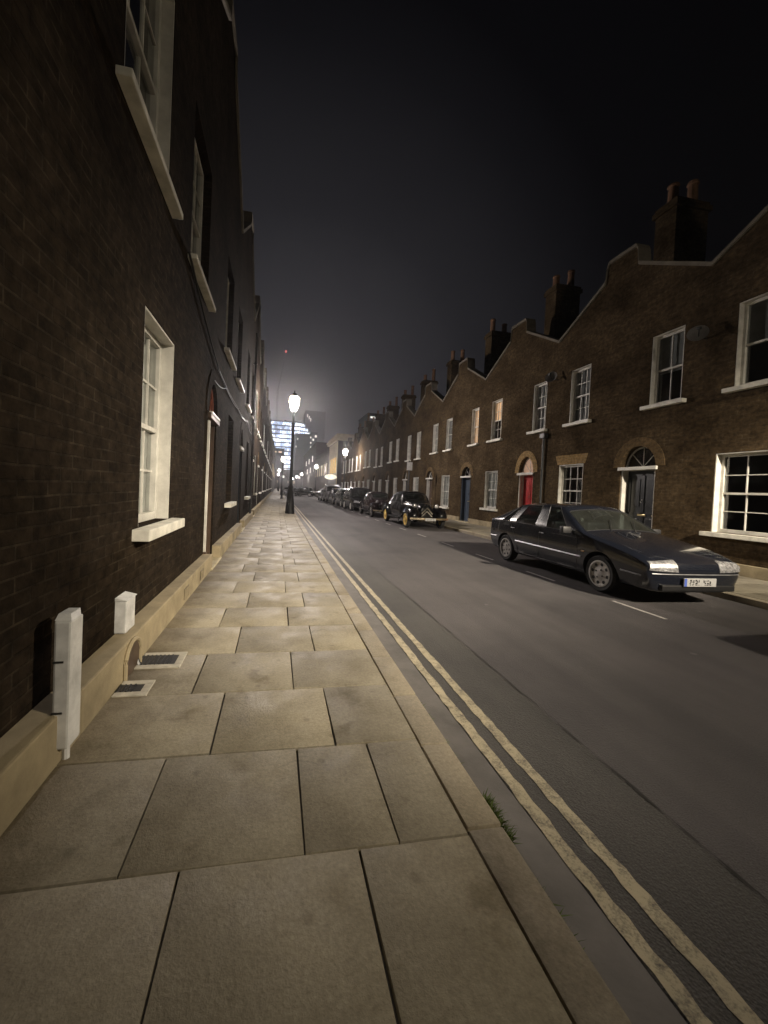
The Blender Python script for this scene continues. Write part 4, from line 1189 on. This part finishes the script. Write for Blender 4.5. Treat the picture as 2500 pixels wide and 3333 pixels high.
def tall_car(name, loc, label, paint, group):
    root = thing(name, loc, label, 'car', group)
    bvh = split_shell(car_shell(VAN, VAN_GLASS, [(0, .33, .40, .45), (2.7, .33, .40, .45)], {('ring', 4): .4, ('ring', 5): .35, ('ring', 2): .4, ('st', 3): .4}), root, paint)
    wheels(root, (0, 2.7), .87, .34, .2, 'alloy', .23)
    for sd in (-1, 1):
        front_patch(bvh, [(sd * .42, .62), (sd * .80, .64), (sd * .76, .78), (sd * .44, .76)], (0, 1, 0), .012, .05).build('headlight', M['lens'], root, smooth=50)
        front_patch(bvh, [(sd * .55, .75), (sd * .78, .75), (sd * .76, 1.0), (sd * .56, 1.0)], (0, -1, 0), .012, .04).build('tail_light', M['redlens'], root, smooth=50)
        mb = MB().box(sd * .90, sd * 1.08, .50, .60, 1.04, 1.2, .03); mb.tube([(sd * .82, .56, 1.06), (sd * .95, .55, 1.08)], .02, 6); mb.build('wing_mirror', M['trim'], root, smooth=40)
        s = MB()
        for line in ([(.36, 1.0), (.42, .4)], [(1.31, 1.02), (1.31, .34)], [(2.25, 1.02), (2.2, .6)]):
            p = ray_line(bvh, line, sd, .001)
            if len(p) > 1: s.tube(p, .005, 4)
        s.build('door_seam', M['ink'], root)
        MB().tube([(sd * .60, .95, 1.79), (sd * .60, 2.9, 1.79)], .014, 6).build('roof_rail', M['chrome'], root)
    b = MB()
    for i in range(4): b.box(-.34, .34, -.885, -.80, .60 + .04 * i, .62 + .04 * i, .004)
    b.build('grille', M['chrome'], root)
    plate(root, 0., -.885, .46, .5, .105, seed=12)
    return root
GC = 'parked cars in the row along the right kerb'
suv = tall_car('parked_car', (5.78, 25.6, ROAD_Z), 'tall black boxy car parked behind the small maroon saloon', 'black_paint', GC); suv.scale = (1, .92, .92)
dup(suv, (5.80, 30.1, ROAD_Z), 'dark green car, next beyond the tall black boxy car', GC, swap={'black_paint': 'green_paint'}, scale=(.94, .95, .86))
bx['group'] = GC; edge['group'] = GC; ta['group'] = GC
dup(bx, (5.80, 34.7, ROAD_Z), 'dark blue hatchback between the dark green car and the pale-roofed van', GC, rz=0., swap={'navy': 'blue_paint'}, scale=(1, .95, 1.1))
dup(suv, (5.80, 39.1, ROAD_Z), 'tall pale-roofed silver grey van towards the far end of the parked row', GC, swap={'black_paint': 'silver_paint'}, scale=(1, .98, 1.06))
dup(bx, (5.75, 44.3, ROAD_Z), 'silver hatchback, farthest of the cars in the right-hand row', GC, rz=0., swap={'navy': 'silver_paint'}, scale=(1.02, .95, 1.03))
dup(suv, (6.3, 62.5, ROAD_Z), 'distant dark car standing across the end of the parked row by the pub', GC, rz=radians(90), swap={'black_paint': 'grey_paint'}, scale=(1, 1, .85))
dup(bx, (5.2, 60.6, ROAD_Z), 'distant black car beside the dark car near the pub', GC, rz=radians(70), swap={'navy': 'black_paint'})
dup(bx, (1.95, 70., ROAD_Z), 'distant small dark car at the left kerb beyond the bollard', None, rz=0., swap={'navy': 'grey_paint'})
# ------------------------------------------------------------------ small things on the left wall and pavement
def pipe_cover():
    t = thing('pipe_cover', (-.945, 2.02, 0), 'tall white boxed pipe cover with two strap marks, low on the near left wall', 'pipe cover')
    b = MB(); b.box(-.04, .032, -.055, .06, .075, .68, .010)
    b.prism([(-.04, -.05, .6805), (.03, -.05, .6805), (.012, -.02, .705), (-.04, -.02, .705)], (0, .09, 0))
    b.build('casing', M['pvc'], t)
    for z in (.49, .25): MB().box(-.042, .004, -.0575, -.0552, z - .005, z + .004).build('strap', M['ink'], t)
    MB().tube([(.0, 0, .076), (.0, .0, -.02)], .016, 8).build('pipe_end', M['pvc'], t)
    return t
pipe_cover()
t = thing('meter_box', (XL, 3.05, 0), 'small white plastic meter box above the left wall base', 'meter box')
MB().box(-.01, .075, -.09, .09, .245, .48, .008).build('box', M['pvc'], t)
MB().prism([(-.01, -.095, .4805), (.085, -.095, .4805), (-.01, -.095, .505)], (0, .19, 0)).build('lid', M['pvc'], t)
MB().tube([(.05, .0, .25), (.06, .0, .17), (.12, -.03, .06), (.16, -.05, -.02)], .02, 8).build('conduit', M['iron'], t)

t = thing('cellar_vent', (XL + .14, 2.90, 0), 'arched cellar vent with raised brick rim in the left wall base', 'vent')
MB().prism([(.004, -.13, .0), (.004, .13, .0)] + [(.004, .13 * cos(pi * i / 10), .10 + .11 * sin(pi * i / 10)) for i in range(11)], (.006, 0, 0)).build('opening', M['browndoor'], t)
MB().tube([(.01, -.14, -.01), (.01, -.14, .10)] + [(.01, -.14 * cos(pi * i / 10), .10 + .125 * sin(pi * i / 10)) for i in range(1, 10)] + [(.01, .14, .10), (.01, .14, -.01)], .016, 8).build('rim', M['cement'], t)
for y, lb in ((4.55, 'dark air brick in the left wall base, nearer of two'), (5.45, 'dark air brick in the left wall base, next to the white door frame')):
    t = thing('air_brick', (XL + .14, y, 0), lb, 'air brick', 'air bricks in the left wall base')
    b = MB(); b.box(.001, .006, -.11, .11, .05, .17); b.build('grid', M['ink'], t)
    b = MB()
    for i in range(6): b.box(.004, .010, -.11 + .04 * i, -.095 + .04 * i, .05, .17)
    b.build('bars', M['cement'], t)
def grate(x0, x1, y0, y1, label):
    t = thing('pavement_grate', ((x0 + x1) / 2, (y0 + y1) / 2, 0), label, 'grate', 'stone-rimmed grates against the left wall')
    hx, hy = (x1 - x0) / 2, (y1 - y0) / 2; w = .05
    b = MB(); b.box(-hx, hx, hy - w, hy, -.03, .007, .003); b.box(-hx, hx, -hy, -hy + w, -.03, .007, .003); b.box(hx - w, hx, -hy + w, hy - w, -.03, .007, .003)
    b.build('stone_rim', M['paleslab'], t)
    MB().box(-hx, hx - w, -hy + w, hy - w, -.03, .004).build('pit', M['ink'], t)
    b = MB(); n = int((2 * hx - w) / .03)
    for i in range(n): b.box(-hx + .03 * i, -hx + .03 * i + .010, -hy + w, hy - w, .003, .010)
    b.build('iron_bars', M['iron'], t)
grate(-.955, -.645, 2.93, 3.19, 'pale-rimmed pavement grate, larger and farther of the two by the left wall')
grate(-.955, -.755, 2.555, 2.75, 'pale-rimmed pavement grate, smaller and nearer of the two by the left wall')

t = thing('downpipe', (XL, 15.4, 0), 'black downpipe on the left-hand wall near the street lamp', 'downpipe')
MB().tube([(.09, 0, 0.05), (.09, 0, 7.2)], .045, 10).build('pipe', M['iron'], t)
for z in (.6, 2.4, 4.2, 6.): MB().box(.0, .14, -.07, .07, z, z + .05, .006).build('collar', M['iron'], t)
t = thing('downpipe', (XR, 11.98, 0), 'dark downpipe between the red door and the stone-linteled window', 'downpipe')
MB().tube([(-.07, 0, 0.05), (-.07, 0, 3.45)], .04, 10).build('pipe', M['iron'], t)
MB().box(-.16, 0, -.12, .12, 3.42, 3.60, .02).build('hopper', M['iron'], t)

# strip of white door frame on the near corner of the left doorway
t = thing('door_surround', (XL, 6.30, 0), 'narrow white door surround strip standing proud of the left wall', 'door frame')
MB().box(-.02, .035, -.022, .022, .27, 2.32, .006).build('strip', M['white'], t)
MB().box(-.02, .045, -.03, .03, .20, .27, .006).build('shoe', M['browndoor'], t)
MB().box(-.02, .06, .03, .82, 2.44, 2.475, .006).build('ledge', M['white'], t)

# cables sagging along the left wall
def cable(pts, label, r):
    P = []
    for (a, c) in zip(pts[:-1], pts[1:]):
        for k in range(6):
            u = k / 6; P.append((a[0] + (c[0] - a[0]) * u, a[1] + (c[1] - a[1]) * u, a[2] + (c[2] - a[2]) * u - .05 * sin(pi * u)))
    P.append(pts[-1])
    return tag(MB().tube(P, r, 6).build('wall_cable', M['iron' if r > .009 else 'steelrim']), label, 'cable')
cable([(XL + .03, 6.6, 3.02), (XL + .04, 7.9, 3.22), (XL + .04, 10.2, 3.26), (XL + .04, 12.6, 3.36), (XL + .04, 15.3, 3.3)], 'thin grey cable drooping along the left-hand wall above the doors', .007)
cable([(XL + .03, 4.6, 3.9), (XL + .03, 7.0, 3.3), (XL + .03, 10.0, 3.28), (XL + .03, 13, 3.4), (XL + .03, 16.4, 3.05)], 'thicker black cable slanting along the left-hand wall', .014)

# dishes on the right
def dish(y, z, label):
    t = thing('satellite_dish', (XR, y, z), label, 'satellite dish', 'satellite dishes on the right-hand houses')
    m = MB(); prof = [(.005, .0), (.08, .01), (.15, .03), (.20, .06)]
    rings = []
    for r, h in prof: rings.append([m.bm.verts.new((r * cos(2 * pi * k / 20), r * .92 * sin(2 * pi * k / 20), h)) for k in range(20)])
    for i in range(3):
        for k in range(20): m.bm.faces.new((rings[i][k], rings[i][(k + 1) % 20], rings[i + 1][(k + 1) % 20], rings[i + 1][k]))
    m.bm.faces.new(rings[0])
    bmesh.ops.solidify(m.bm, geom=list(m.bm.faces), thickness=.008)
    o = m.build('dish', M['dishgrey'], t, smooth=40); o.location = (-.24, 0, 0); o.rotation_euler = (radians(35), radians(-65), 0)
    MB().tube([(0, 0, -.05), (-.10, 0, -.05), (-.22, 0, 0)], .018, 8).build('bracket', M['iron'], t)
    MB().tube([(-.22, 0, -.05), (-.44, -.18, .04)], .01, 6).box(-.48, -.42, -.22, -.15, .02, .07, .01).build('feed_arm', M['iron'], t)
dish(6.98, 5.05, 'grey satellite dish between the two upper windows of the nearest right-hand house')
dish(11.55, 5.38, 'grey satellite dish above the downpipe, between the blinded upper windows over the red door house')

# parking sign
t = thing('parking_sign', (7.3, 20.85, 0), 'white parking sign plate on a dark post beside the black vintage saloon', 'sign')
MB().tube([(0, 0, -.05), (0, 0, 3.12)], .038, 10).build('post', M['iron'], t)
MB().box(-.16, .16, -.058, -.042, 2.58, 3.04, .004).build('sign_plate', M['pvc'], t)
MB().box(-.12, .12, -.056, -.042, 1.18, 1.42, .004).build('small_plate', M['pvc'], t)

# bollard
t = thing('bollard', (.5, 42.5, 0), 'dark iron bollard on the far left pavement', 'bollard')
MB().lathe([(.15, -.02), (.15, .08), (.11, .14), (.10, .8), (.14, .84), (.14, .9), (.09, .98), (.03, 1.04)], 16).build('shaft', M['iron'], t, smooth=40)
MB().lathe([(.145, .74), (.15, .76), (.15, .79), (.145, .81)], 16).build('collar', M['iron'], t)

# bicycle against the far kerb
t = thing('bicycle', (2.0, 56.5, ROAD_Z), 'bicycle seen side-on beyond the lamp post', 'bicycle', rz=radians(4))
for x in (-.52, .52):
    pts = [(x + .33 * cos(2 * pi * i / 24), 0, .34 + .33 * sin(2 * pi * i / 24)) for i in range(25)]
    w = MB().tube(pts, .022, 6, caps=False).build('wheel', M['steelrim'], t)
    b = MB()
    for i in range(10): b.tube([(x, 0, .34), (x + .32 * cos(2 * pi * i / 10), 0, .34 + .32 * sin(2 * pi * i / 10))], .004, 4)
    b.build('spokes', M['steelrim'], w)
b = MB()
for p in ([(-.52, 0, .34), (-.12, 0, .30), (-.22, 0, .80), (-.52, 0, .34)], [(-.12, 0, .30), (.34, 0, .74), (-.20, 0, .76)], [(.52, 0, .34), (.36, 0, .72), (.33, 0, .92)]): b.tube(p, .018, 6)
b.build('frame', M['iron'], t)
MB().tube([(.33, -.28, .98), (.34, 0, .94), (.33, .28, .98)], .014, 6).build('handlebar', M['chrome'], t)
MB().box(-.36, -.12, -.07, .07, .83, .88, .02).build('saddle', M['trim'], t)

# weeds where kerb meets gutter
def weed(x, y, n, h, label, seed):
    r = random.Random(seed); b = MB()
    for i in range(n):
        a = r.uniform(0, 2 * pi); d = r.uniform(0, .022); px, py = x + abs(d * cos(a)) * .8, y + r.uniform(-.11, .11)
        L = h * r.uniform(.3, 1.1); w = r.uniform(.002, .006); dx, dy = r.uniform(-.01, .04), r.uniform(-.03, .03)
        p0, p1, p2 = Vector((px, py, ROAD_Z)), Vector((px + dx * .5, py + dy * .5, ROAD_Z + L * .7)), Vector((px + dx * 1.4, py + dy * 1.4, ROAD_Z + L))
        q = Vector((w * sin(a), w * cos(a), 0))
        v = [b.bm.verts.new(p) for p in (p0 - q, p0 + q, p1 + q * .7, p1 - q * .7, p2)]
        b.bm.faces.new((v[0], v[1], v[2], v[3])); b.bm.faces.new((v[3], v[2], v[4]))
    return tag(b.build('weed', M['grass']), label, 'weed', 'weeds along the left kerb')
weed(.985, 1.50, 420, .075, 'largest green weed tuft at a kerb joint beside the double yellow lines', 1)
weed(.98, 1.12, 50, .045, 'low green weeds in the kerb gutter nearest the viewer', 2)
weed(.98, 2.35, 60, .04, 'small weed line along the kerb, second tuft beyond the largest', 3)
weed(.98, 1.95, 55, .04, 'small weed line along the kerb, first tuft beyond the largest', 4)
weed(.98, 3.0, 50, .035, 'faint weeds along the kerb beside the start of the broken yellow line', 5)
# leaf litter and dirt in the gutter
r = random.Random(11); b = MB()
for i in range(500):
    y = r.uniform(.7, 9) ; x = KL1 + abs(r.gauss(0, .018)); s = r.uniform(.002, .008)
    b.poly([(x, y, ROAD_Z + .007), (x + s, y + s * .3, ROAD_Z + .009), (x + s * .6, y + s * 1.6, ROAD_Z + .007)])
o = b.build('gutter_litter', M['soil']); o['kind'] = 'stuff'; o['label'] = 'crumbs of dirt and leaf litter along the foot of the kerb'; o['category'] = 'litter'

# ------------------------------------------------------------------ the far end of the street
t = thing('pub', (XR, 59.5, 0), 'cream stuccoed corner pub with amber windows and a lit oval sign', 'pub')
b = MB(); b.box(-.05, 9, 0, 10, -.2, 8.9); b.build('wall', M['farbrick'], t)
b = MB(); b.box(-.07, -.052, .0, 10., .0, 8.8); b.build('stucco_front', M['stucco'], t)
b = MB(); b.box(-.45, 9.2, -.35, 10.3, 8.9, 9.2); b.box(-.6, 9.3, -.5, 10.4, 9.2, 9.45); b.box(-.3, 9.1, -.2, 10.2, 9.45, 9.95); b.build('cornice', M['stucco'], t)
for y0, y1 in ((1.0, 2.6), (3.4, 5.0), (5.8, 7.4)):
    w = MB().box(-.11, -.075, y0 - .12, y1 + .12, 3.7, 6.5).build('window', M['stucco'], t)
    g = MB().box(-.125, -.112, y0, y1, 3.85, 6.35).build('pane', M['publit'], w)
    b = MB()
    for k in range(1, 3): b.box(-.14, -.127, y0 + (y1 - y0) * k / 3 - .05, y0 + (y1 - y0) * k / 3 + .05, 3.85, 6.35)
    b.build('glazing_bars', M['ink'], w)
MB().box(-.14, -.075, .4, 9.5, .4, 3.0).build('shop_front', M['ink'], t)
pts = [(-1.0 + .95 * cos(2 * pi * i / 28), -.12, 3.15 + .42 * sin(2 * pi * i / 28)) for i in range(28)]
so = MB().prism(pts, (0, .14, 0)).build('oval_sign', M['signlit'], t)
MB().tube([(-2.0, -.05, 3.62), (0, -.05, 3.62)], .03, 6).build('sign_bracket', M['iron'], so)

def far_block(name, x0, x1, y0, y1, h, label, wins, mat='farbrick', parapet=True):
    t = thing(name, ((x0 + x1) / 2, y0, 0), label, 'building')
    cx = (x0 + x1) / 2
    MB().box(x0 - cx, x1 - cx, 0, y1 - y0, -.2, h).build('wall', M[mat], t)
    if parapet: MB().box(x0 - cx - .15, x1 - cx + .15, -.15, y1 - y0 + .15, h, h + .35).build('parapet', M[mat], t)
    for (fx, a, z, w, hh, m) in wins:
        if fx == 'y': MB().box(a - cx - w / 2, a - cx + w / 2, -.14, -.02, z - hh / 2, z + hh / 2).build('window', M[m], t)
        else:
            X = (x0 - cx) if fx == '-' else (x1 - cx); e = -.14 if fx == '-' else .14
            MB().box(X, X + e, a - y0 - w / 2, a - y0 + w / 2, z - hh / 2, z + hh / 2).build('window', M[m], t)
    return t
far_block('brick_block', 9.1, 20, 70.2, 100, 8.2, 'dark brick block just beyond the pub on the right', [('-', 72.5 + 4.2 * k, 5., 1.1, 2.2, 'stucco' if k != 1 else 'creamlit') for k in range(6)])
far_block('brick_block', 9.6, 24, 101, 150, 13, 'dark taller block on the right beyond the lamps, with a few lit windows', [('-', 104 + 6 * k, 6.5 + 3 * (k % 2), 1.2, 1.6, 'spotlit') for k in range(6)])
far_block('brick_block', -16, -1.1, 74.0, 110, 9.5, 'dark block ending the left-hand row of houses', [('+', 76 + 5 * k, 4.6, 1.1, 2., 'stucco') for k in range(6)])
far_block('brick_block', -18, -1.4, 111, 170, 12, 'distant dark block on the left with warm lights on its top floor', [('y', -3.2, 10.8, 1.2, .9, 'orangelit'), ('y', -4.8, 10.8, .8, .9, 'orangelit'), ('y', -2.0, 10.8, .5, .9, 'orangelit')] + [('+', 116 + 7 * k, 5.5, 1.4, 2., 'creamlit' if k % 3 == 0 else 'stucco') for k in range(7)])
far_block('brick_block', -30, 40, 231, 250, 11, 'dark building closing the far end of the street', [('y', -6 + 3.1 * k, 4. + 3 * (k % 3 == 0), 1.1, 1.5, ('spotlit', 'stucco', 'creamlit')[k % 3]) for k in range(9)])
far_block('office_block', 27, 41, 118, 132, 25.2, 'far block rising behind the right-hand roofs, one long light at its top', [('y', 28.6, 24.2, 1.7, .55, 'spotlit')], 'farslab')
far_block('office_block', -9, 4.2, 300, 330, 30, 'low dark block standing in front of the lit glass tower', [('y', 1.0, 27.5, 2.4, 1.2, 'orangelit'), ('y', -2.4, 27.5, 1.6, 1.1, 'orangelit'), ('y', -4.6, 27.6, 1.2, 1.2, 'spotlit')], 'farslab')
rr = random.Random(5)
far_block('office_block', 13.2, 27.5, 330, 360, 46.5, 'dark tower block right of the lit glass tower, dotted with small white windows',
          [('y', 26.2 + rr.uniform(-.6, .6), z, 1.0, 1.5, 'spotlit') for z in (44, 39.5, 36, 33, 28.5, 24.5, 20)] + [('y', 15.3, 42.0, .8, 1.4, 'spotlit'), ('y', 14.2, 35.5, .8, 1.4, 'spotlit')], 'farslab')
far_block('office_block', 27.8, 34, 352, 370, 51.5, 'slim dark block with two round bright windows near its top', [('y', 32.6, 48.2, 1.7, 2.0, 'spotlit'), ('y', 30.4, 45., 1.6, 1.8, 'spotlit'), ('y', 31.0, 33., 1.2, 1.8, 'spotlit')], 'farslab')
far_block('office_block', 33, 60, 520, 560, 104, 'faint tall tower far off with three slanting small lights', [('y', 36.0 + 2.2 * k, 97.5 - 2.6 * k, 1.1, 4.2, 'spotlit') for k in range(3)], 'farslab')
far_block('office_block', 30, 48, 215, 235, 26, 'mid-height dark block above the pub roof with white lit corner windows', [('y', 31.2, 23., 1.4, .7, 'spotlit'), ('y', 34, 24.3, 1.6, .7, 'spotlit'), ('y', 37.2, 24.3, 2.2, .7, 'spotlit'), ('y', 37.4, 21.6, 2.6, .9, 'spotlit')], 'farslab')

# curved glass tower, floor on floor
t = thing('glass_tower', (0, 400, 0), 'curved glass office tower with bright bluish lit floors', 'tower')
def plan(xr, r): return [(-70, 0), (xr - r, 0)] + [(xr - r + r * sin(pi / 2 * i / 8), r * .8 * (1 - cos(pi / 2 * i / 8))) for i in range(1, 9)] + [(xr, 40), (-70, 40)]
floors = 15
for k in range(floors):
    z = 3.0 + 4.35 * k
    xr = 32.5 - max(0, (k - 11.2)) ** 1.7 * .95
    MB().prism([(x, y, z) for x, y in plan(xr - .3, 14)], (0, 0, 3.15)).build('lit_floor', M['officelit'], t)
    MB().prism([(x, y - .4, z + 3.15) for x, y in plan(xr, 14)], (0, 0, 1.2)).build('floor_slab', M['farslab'], t)
    b = MB()
    for i in range(40):
        x = -46 + 2.0 * i
        if x < xr - 14: b.box(x - .12, x + .12, -.5, -.05, z, z + 3.15)
    for i in range(1, 9):
        px, py = xr - 14 + 14 * sin(pi / 2 * i / 8), 14 * .8 * (1 - cos(pi / 2 * i / 8)); b.box(px - .15, px + .15, py - .5, py, z, z + 3.15)
    b.build('mullions', M['farslab'], t)
# crane
t = thing('tower_crane', (-3.6, 395, 0), 'thin dark tower crane jib with a red light at its tip', 'crane')
b = MB()
for dx, dy in ((-.6, -.6), (.6, -.6), (.6, .6), (-.6, .6)): b.tube([(dx, dy, 0), (dx, dy, 96)], .12, 4)
for k in range(32): b.tube([(-.6, -.6, 3 * k), (.6, -.6, 3 * k + 3)], .07, 4); b.tube([(.6, .6, 3 * k), (-.6, .6, 3 * k + 3)], .07, 4)
b.build('mast', M['farslab'], t)
A, B_ = Vector((0, 0, 96)), Vector((6.6, 0, 136)); b = MB()
for off in ((-.5, -.4), (.5, -.4), (0, .6)): b.tube([A + Vector((off[0], off[1], 0)), B_ + Vector((off[0] * .3, off[1] * .3, 0))], .07, 4)
for k in range(24):
    p = A.lerp(B_, k / 24); q = A.lerp(B_, (k + 1) / 24); s = -1 if k % 2 else 1
    b.tube([p + Vector((.45 * s, -.35, 0)), q + Vector((-.45 * s, -.35, 0))], .06, 4)
b.build('jib', M['farslab'], t)
MB().ball((6.6, 0, 136.6), .75, 10).build('warning_light', M['redlamp'], t)
# bare tree at the far end
t = thing('bare_tree', (4.2, 150, 0), 'small leafless tree among the far lamps', 'tree')
rt = random.Random(21); tr = MB(); tr.tube([(0, 0, -.2), (.1, 0, 2.), (.05, .1, 3.6)], [.2, .16, .12], 8); tr.build('trunk', M['bark'], t)
b = MB()
def br(p, d, L, r, n):
    q = p + d * L; b.tube([p, p.lerp(q, .5) + Vector((rt.uniform(-.1, .1), 0, rt.uniform(0, .12))) * L, q], [r, r * .8, r * .6], 5)
    if n:
        for _ in range(3): br(q, (d + Vector((rt.uniform(-.8, .8), rt.uniform(-.8, .8), rt.uniform(-.2, .6)))).normalized(), L * .72, r * .6, n - 1)
for _ in range(5): br(Vector((.05, .1, 3.5)), Vector((rt.uniform(-.7, .7), rt.uniform(-.7, .7), 1)).normalized(), 1.4, .09, 3)
b.build('crown', M['bark'], t)

# ------------------------------------------------------------------ air
if HAZE > 0:
    m, nt, out = new_mat('night haze')
    v = node(nt, 'ShaderNodeVolumePrincipled'); v.inputs['Color'].default_value = (.92, .92, .95, 1); v.inputs['Density'].default_value = HAZE
    v.inputs['Anisotropy'].default_value = .85
    lk(nt, v.outputs[0], out.inputs['Volume'])
    hz = MB().box(-130, 160, -40, 620, -1.5, 150).build('haze', m); hz['kind'] = 'stuff'; hz['label'] = 'thin night haze hanging over the whole street'; hz['category'] = 'haze'

# ------------------------------------------------------------------ sky, camera
w = bpy.data.worlds.new('World'); scene.world = w; w.use_nodes = True
nt = w.node_tree; nt.nodes.clear()
out = nt.nodes.new('ShaderNodeOutputWorld')
sky = node(nt, 'ShaderNodeTexSky', sky_type='NISHITA'); sky.sun_disc = False; sky.sun_elevation = radians(-9); sky.sun_rotation = radians(180)
bg1 = node(nt, 'ShaderNodeBackground'); bg1.inputs[1].default_value = .05; lk(nt, sky.outputs[0], bg1.inputs[0])
# city glow: strongest low down over the town centre ahead, dying out overhead
tc = nt.nodes.new('ShaderNodeTexCoord')
dt = node(nt, 'ShaderNodeVectorMath', operation='DOT_PRODUCT'); lk(nt, tc.outputs['Generated'], dt.inputs[0]); dt.inputs[1].default_value = Vector((.04, .985, .17)).normalized()
cl = ramp(nt, dt.outputs['Value'], [(.0, (.0010, .0010, .0013)), (.45, (.0009, .0009, .0012)), (.72, (.0020, .0019, .0024)), (.78, (.0052, .0050, .0060)), (.90, (.0165, .0158, .0180)), (1., (.042, .040, .044))])
nz = ramp(nt, noise(nt, tc.outputs['Generated'], 2.2, 4.), [(.3, (.88, .88, .9)), (.7, (1.1, 1.1, 1.1))])
glow = mixc(nt, 1., cl, nz, 'MULTIPLY')
bg2 = node(nt, 'ShaderNodeBackground'); bg2.inputs[1].default_value = SKYGLOW; lk(nt, glow, bg2.inputs[0])
ad = nt.nodes.new('ShaderNodeAddShader'); lk(nt, bg1.outputs[0], ad.inputs[0]); lk(nt, bg2.outputs[0], ad.inputs[1]); lk(nt, ad.outputs[0], out.inputs[0])

cam = bpy.data.cameras.new('camera'); co = bpy.data.objects.new('camera', cam); COL.objects.link(co)
cam.sensor_fit = 'HORIZONTAL'; cam.sensor_width = 36.; cam.lens = 36. * 1252. / 2500.
cam.shift_x = (1250. - 1130.) / 2500.; cam.shift_y = -(1666.5 - 1620.) / 2500.
cam.clip_start = .05; cam.clip_end = 2000.
co.location = (0, 0, 1.35); co.rotation_euler = (1.5486817294586641, -0.04536747990933768, -0.1794673075075597)
scene.camera = co
scene.view_settings.view_transform = 'Standard'; scene.view_settings.look = 'None'; scene.view_settings.gamma = 1.
scene.view_settings.exposure = EXPO
c = scene.cycles
c.use_denoising = True
c.max_bounces = 6; c.diffuse_bounces = 3; c.glossy_bounces = 3; c.transmission_bounces = 4; c.transparent_max_bounces = 12; c.volume_bounces = 0
c.sample_clamp_indirect = 4.; c.caustics_reflective = False; c.caustics_refractive = False
c.use_adaptive_sampling = True; c.adaptive_threshold = .01
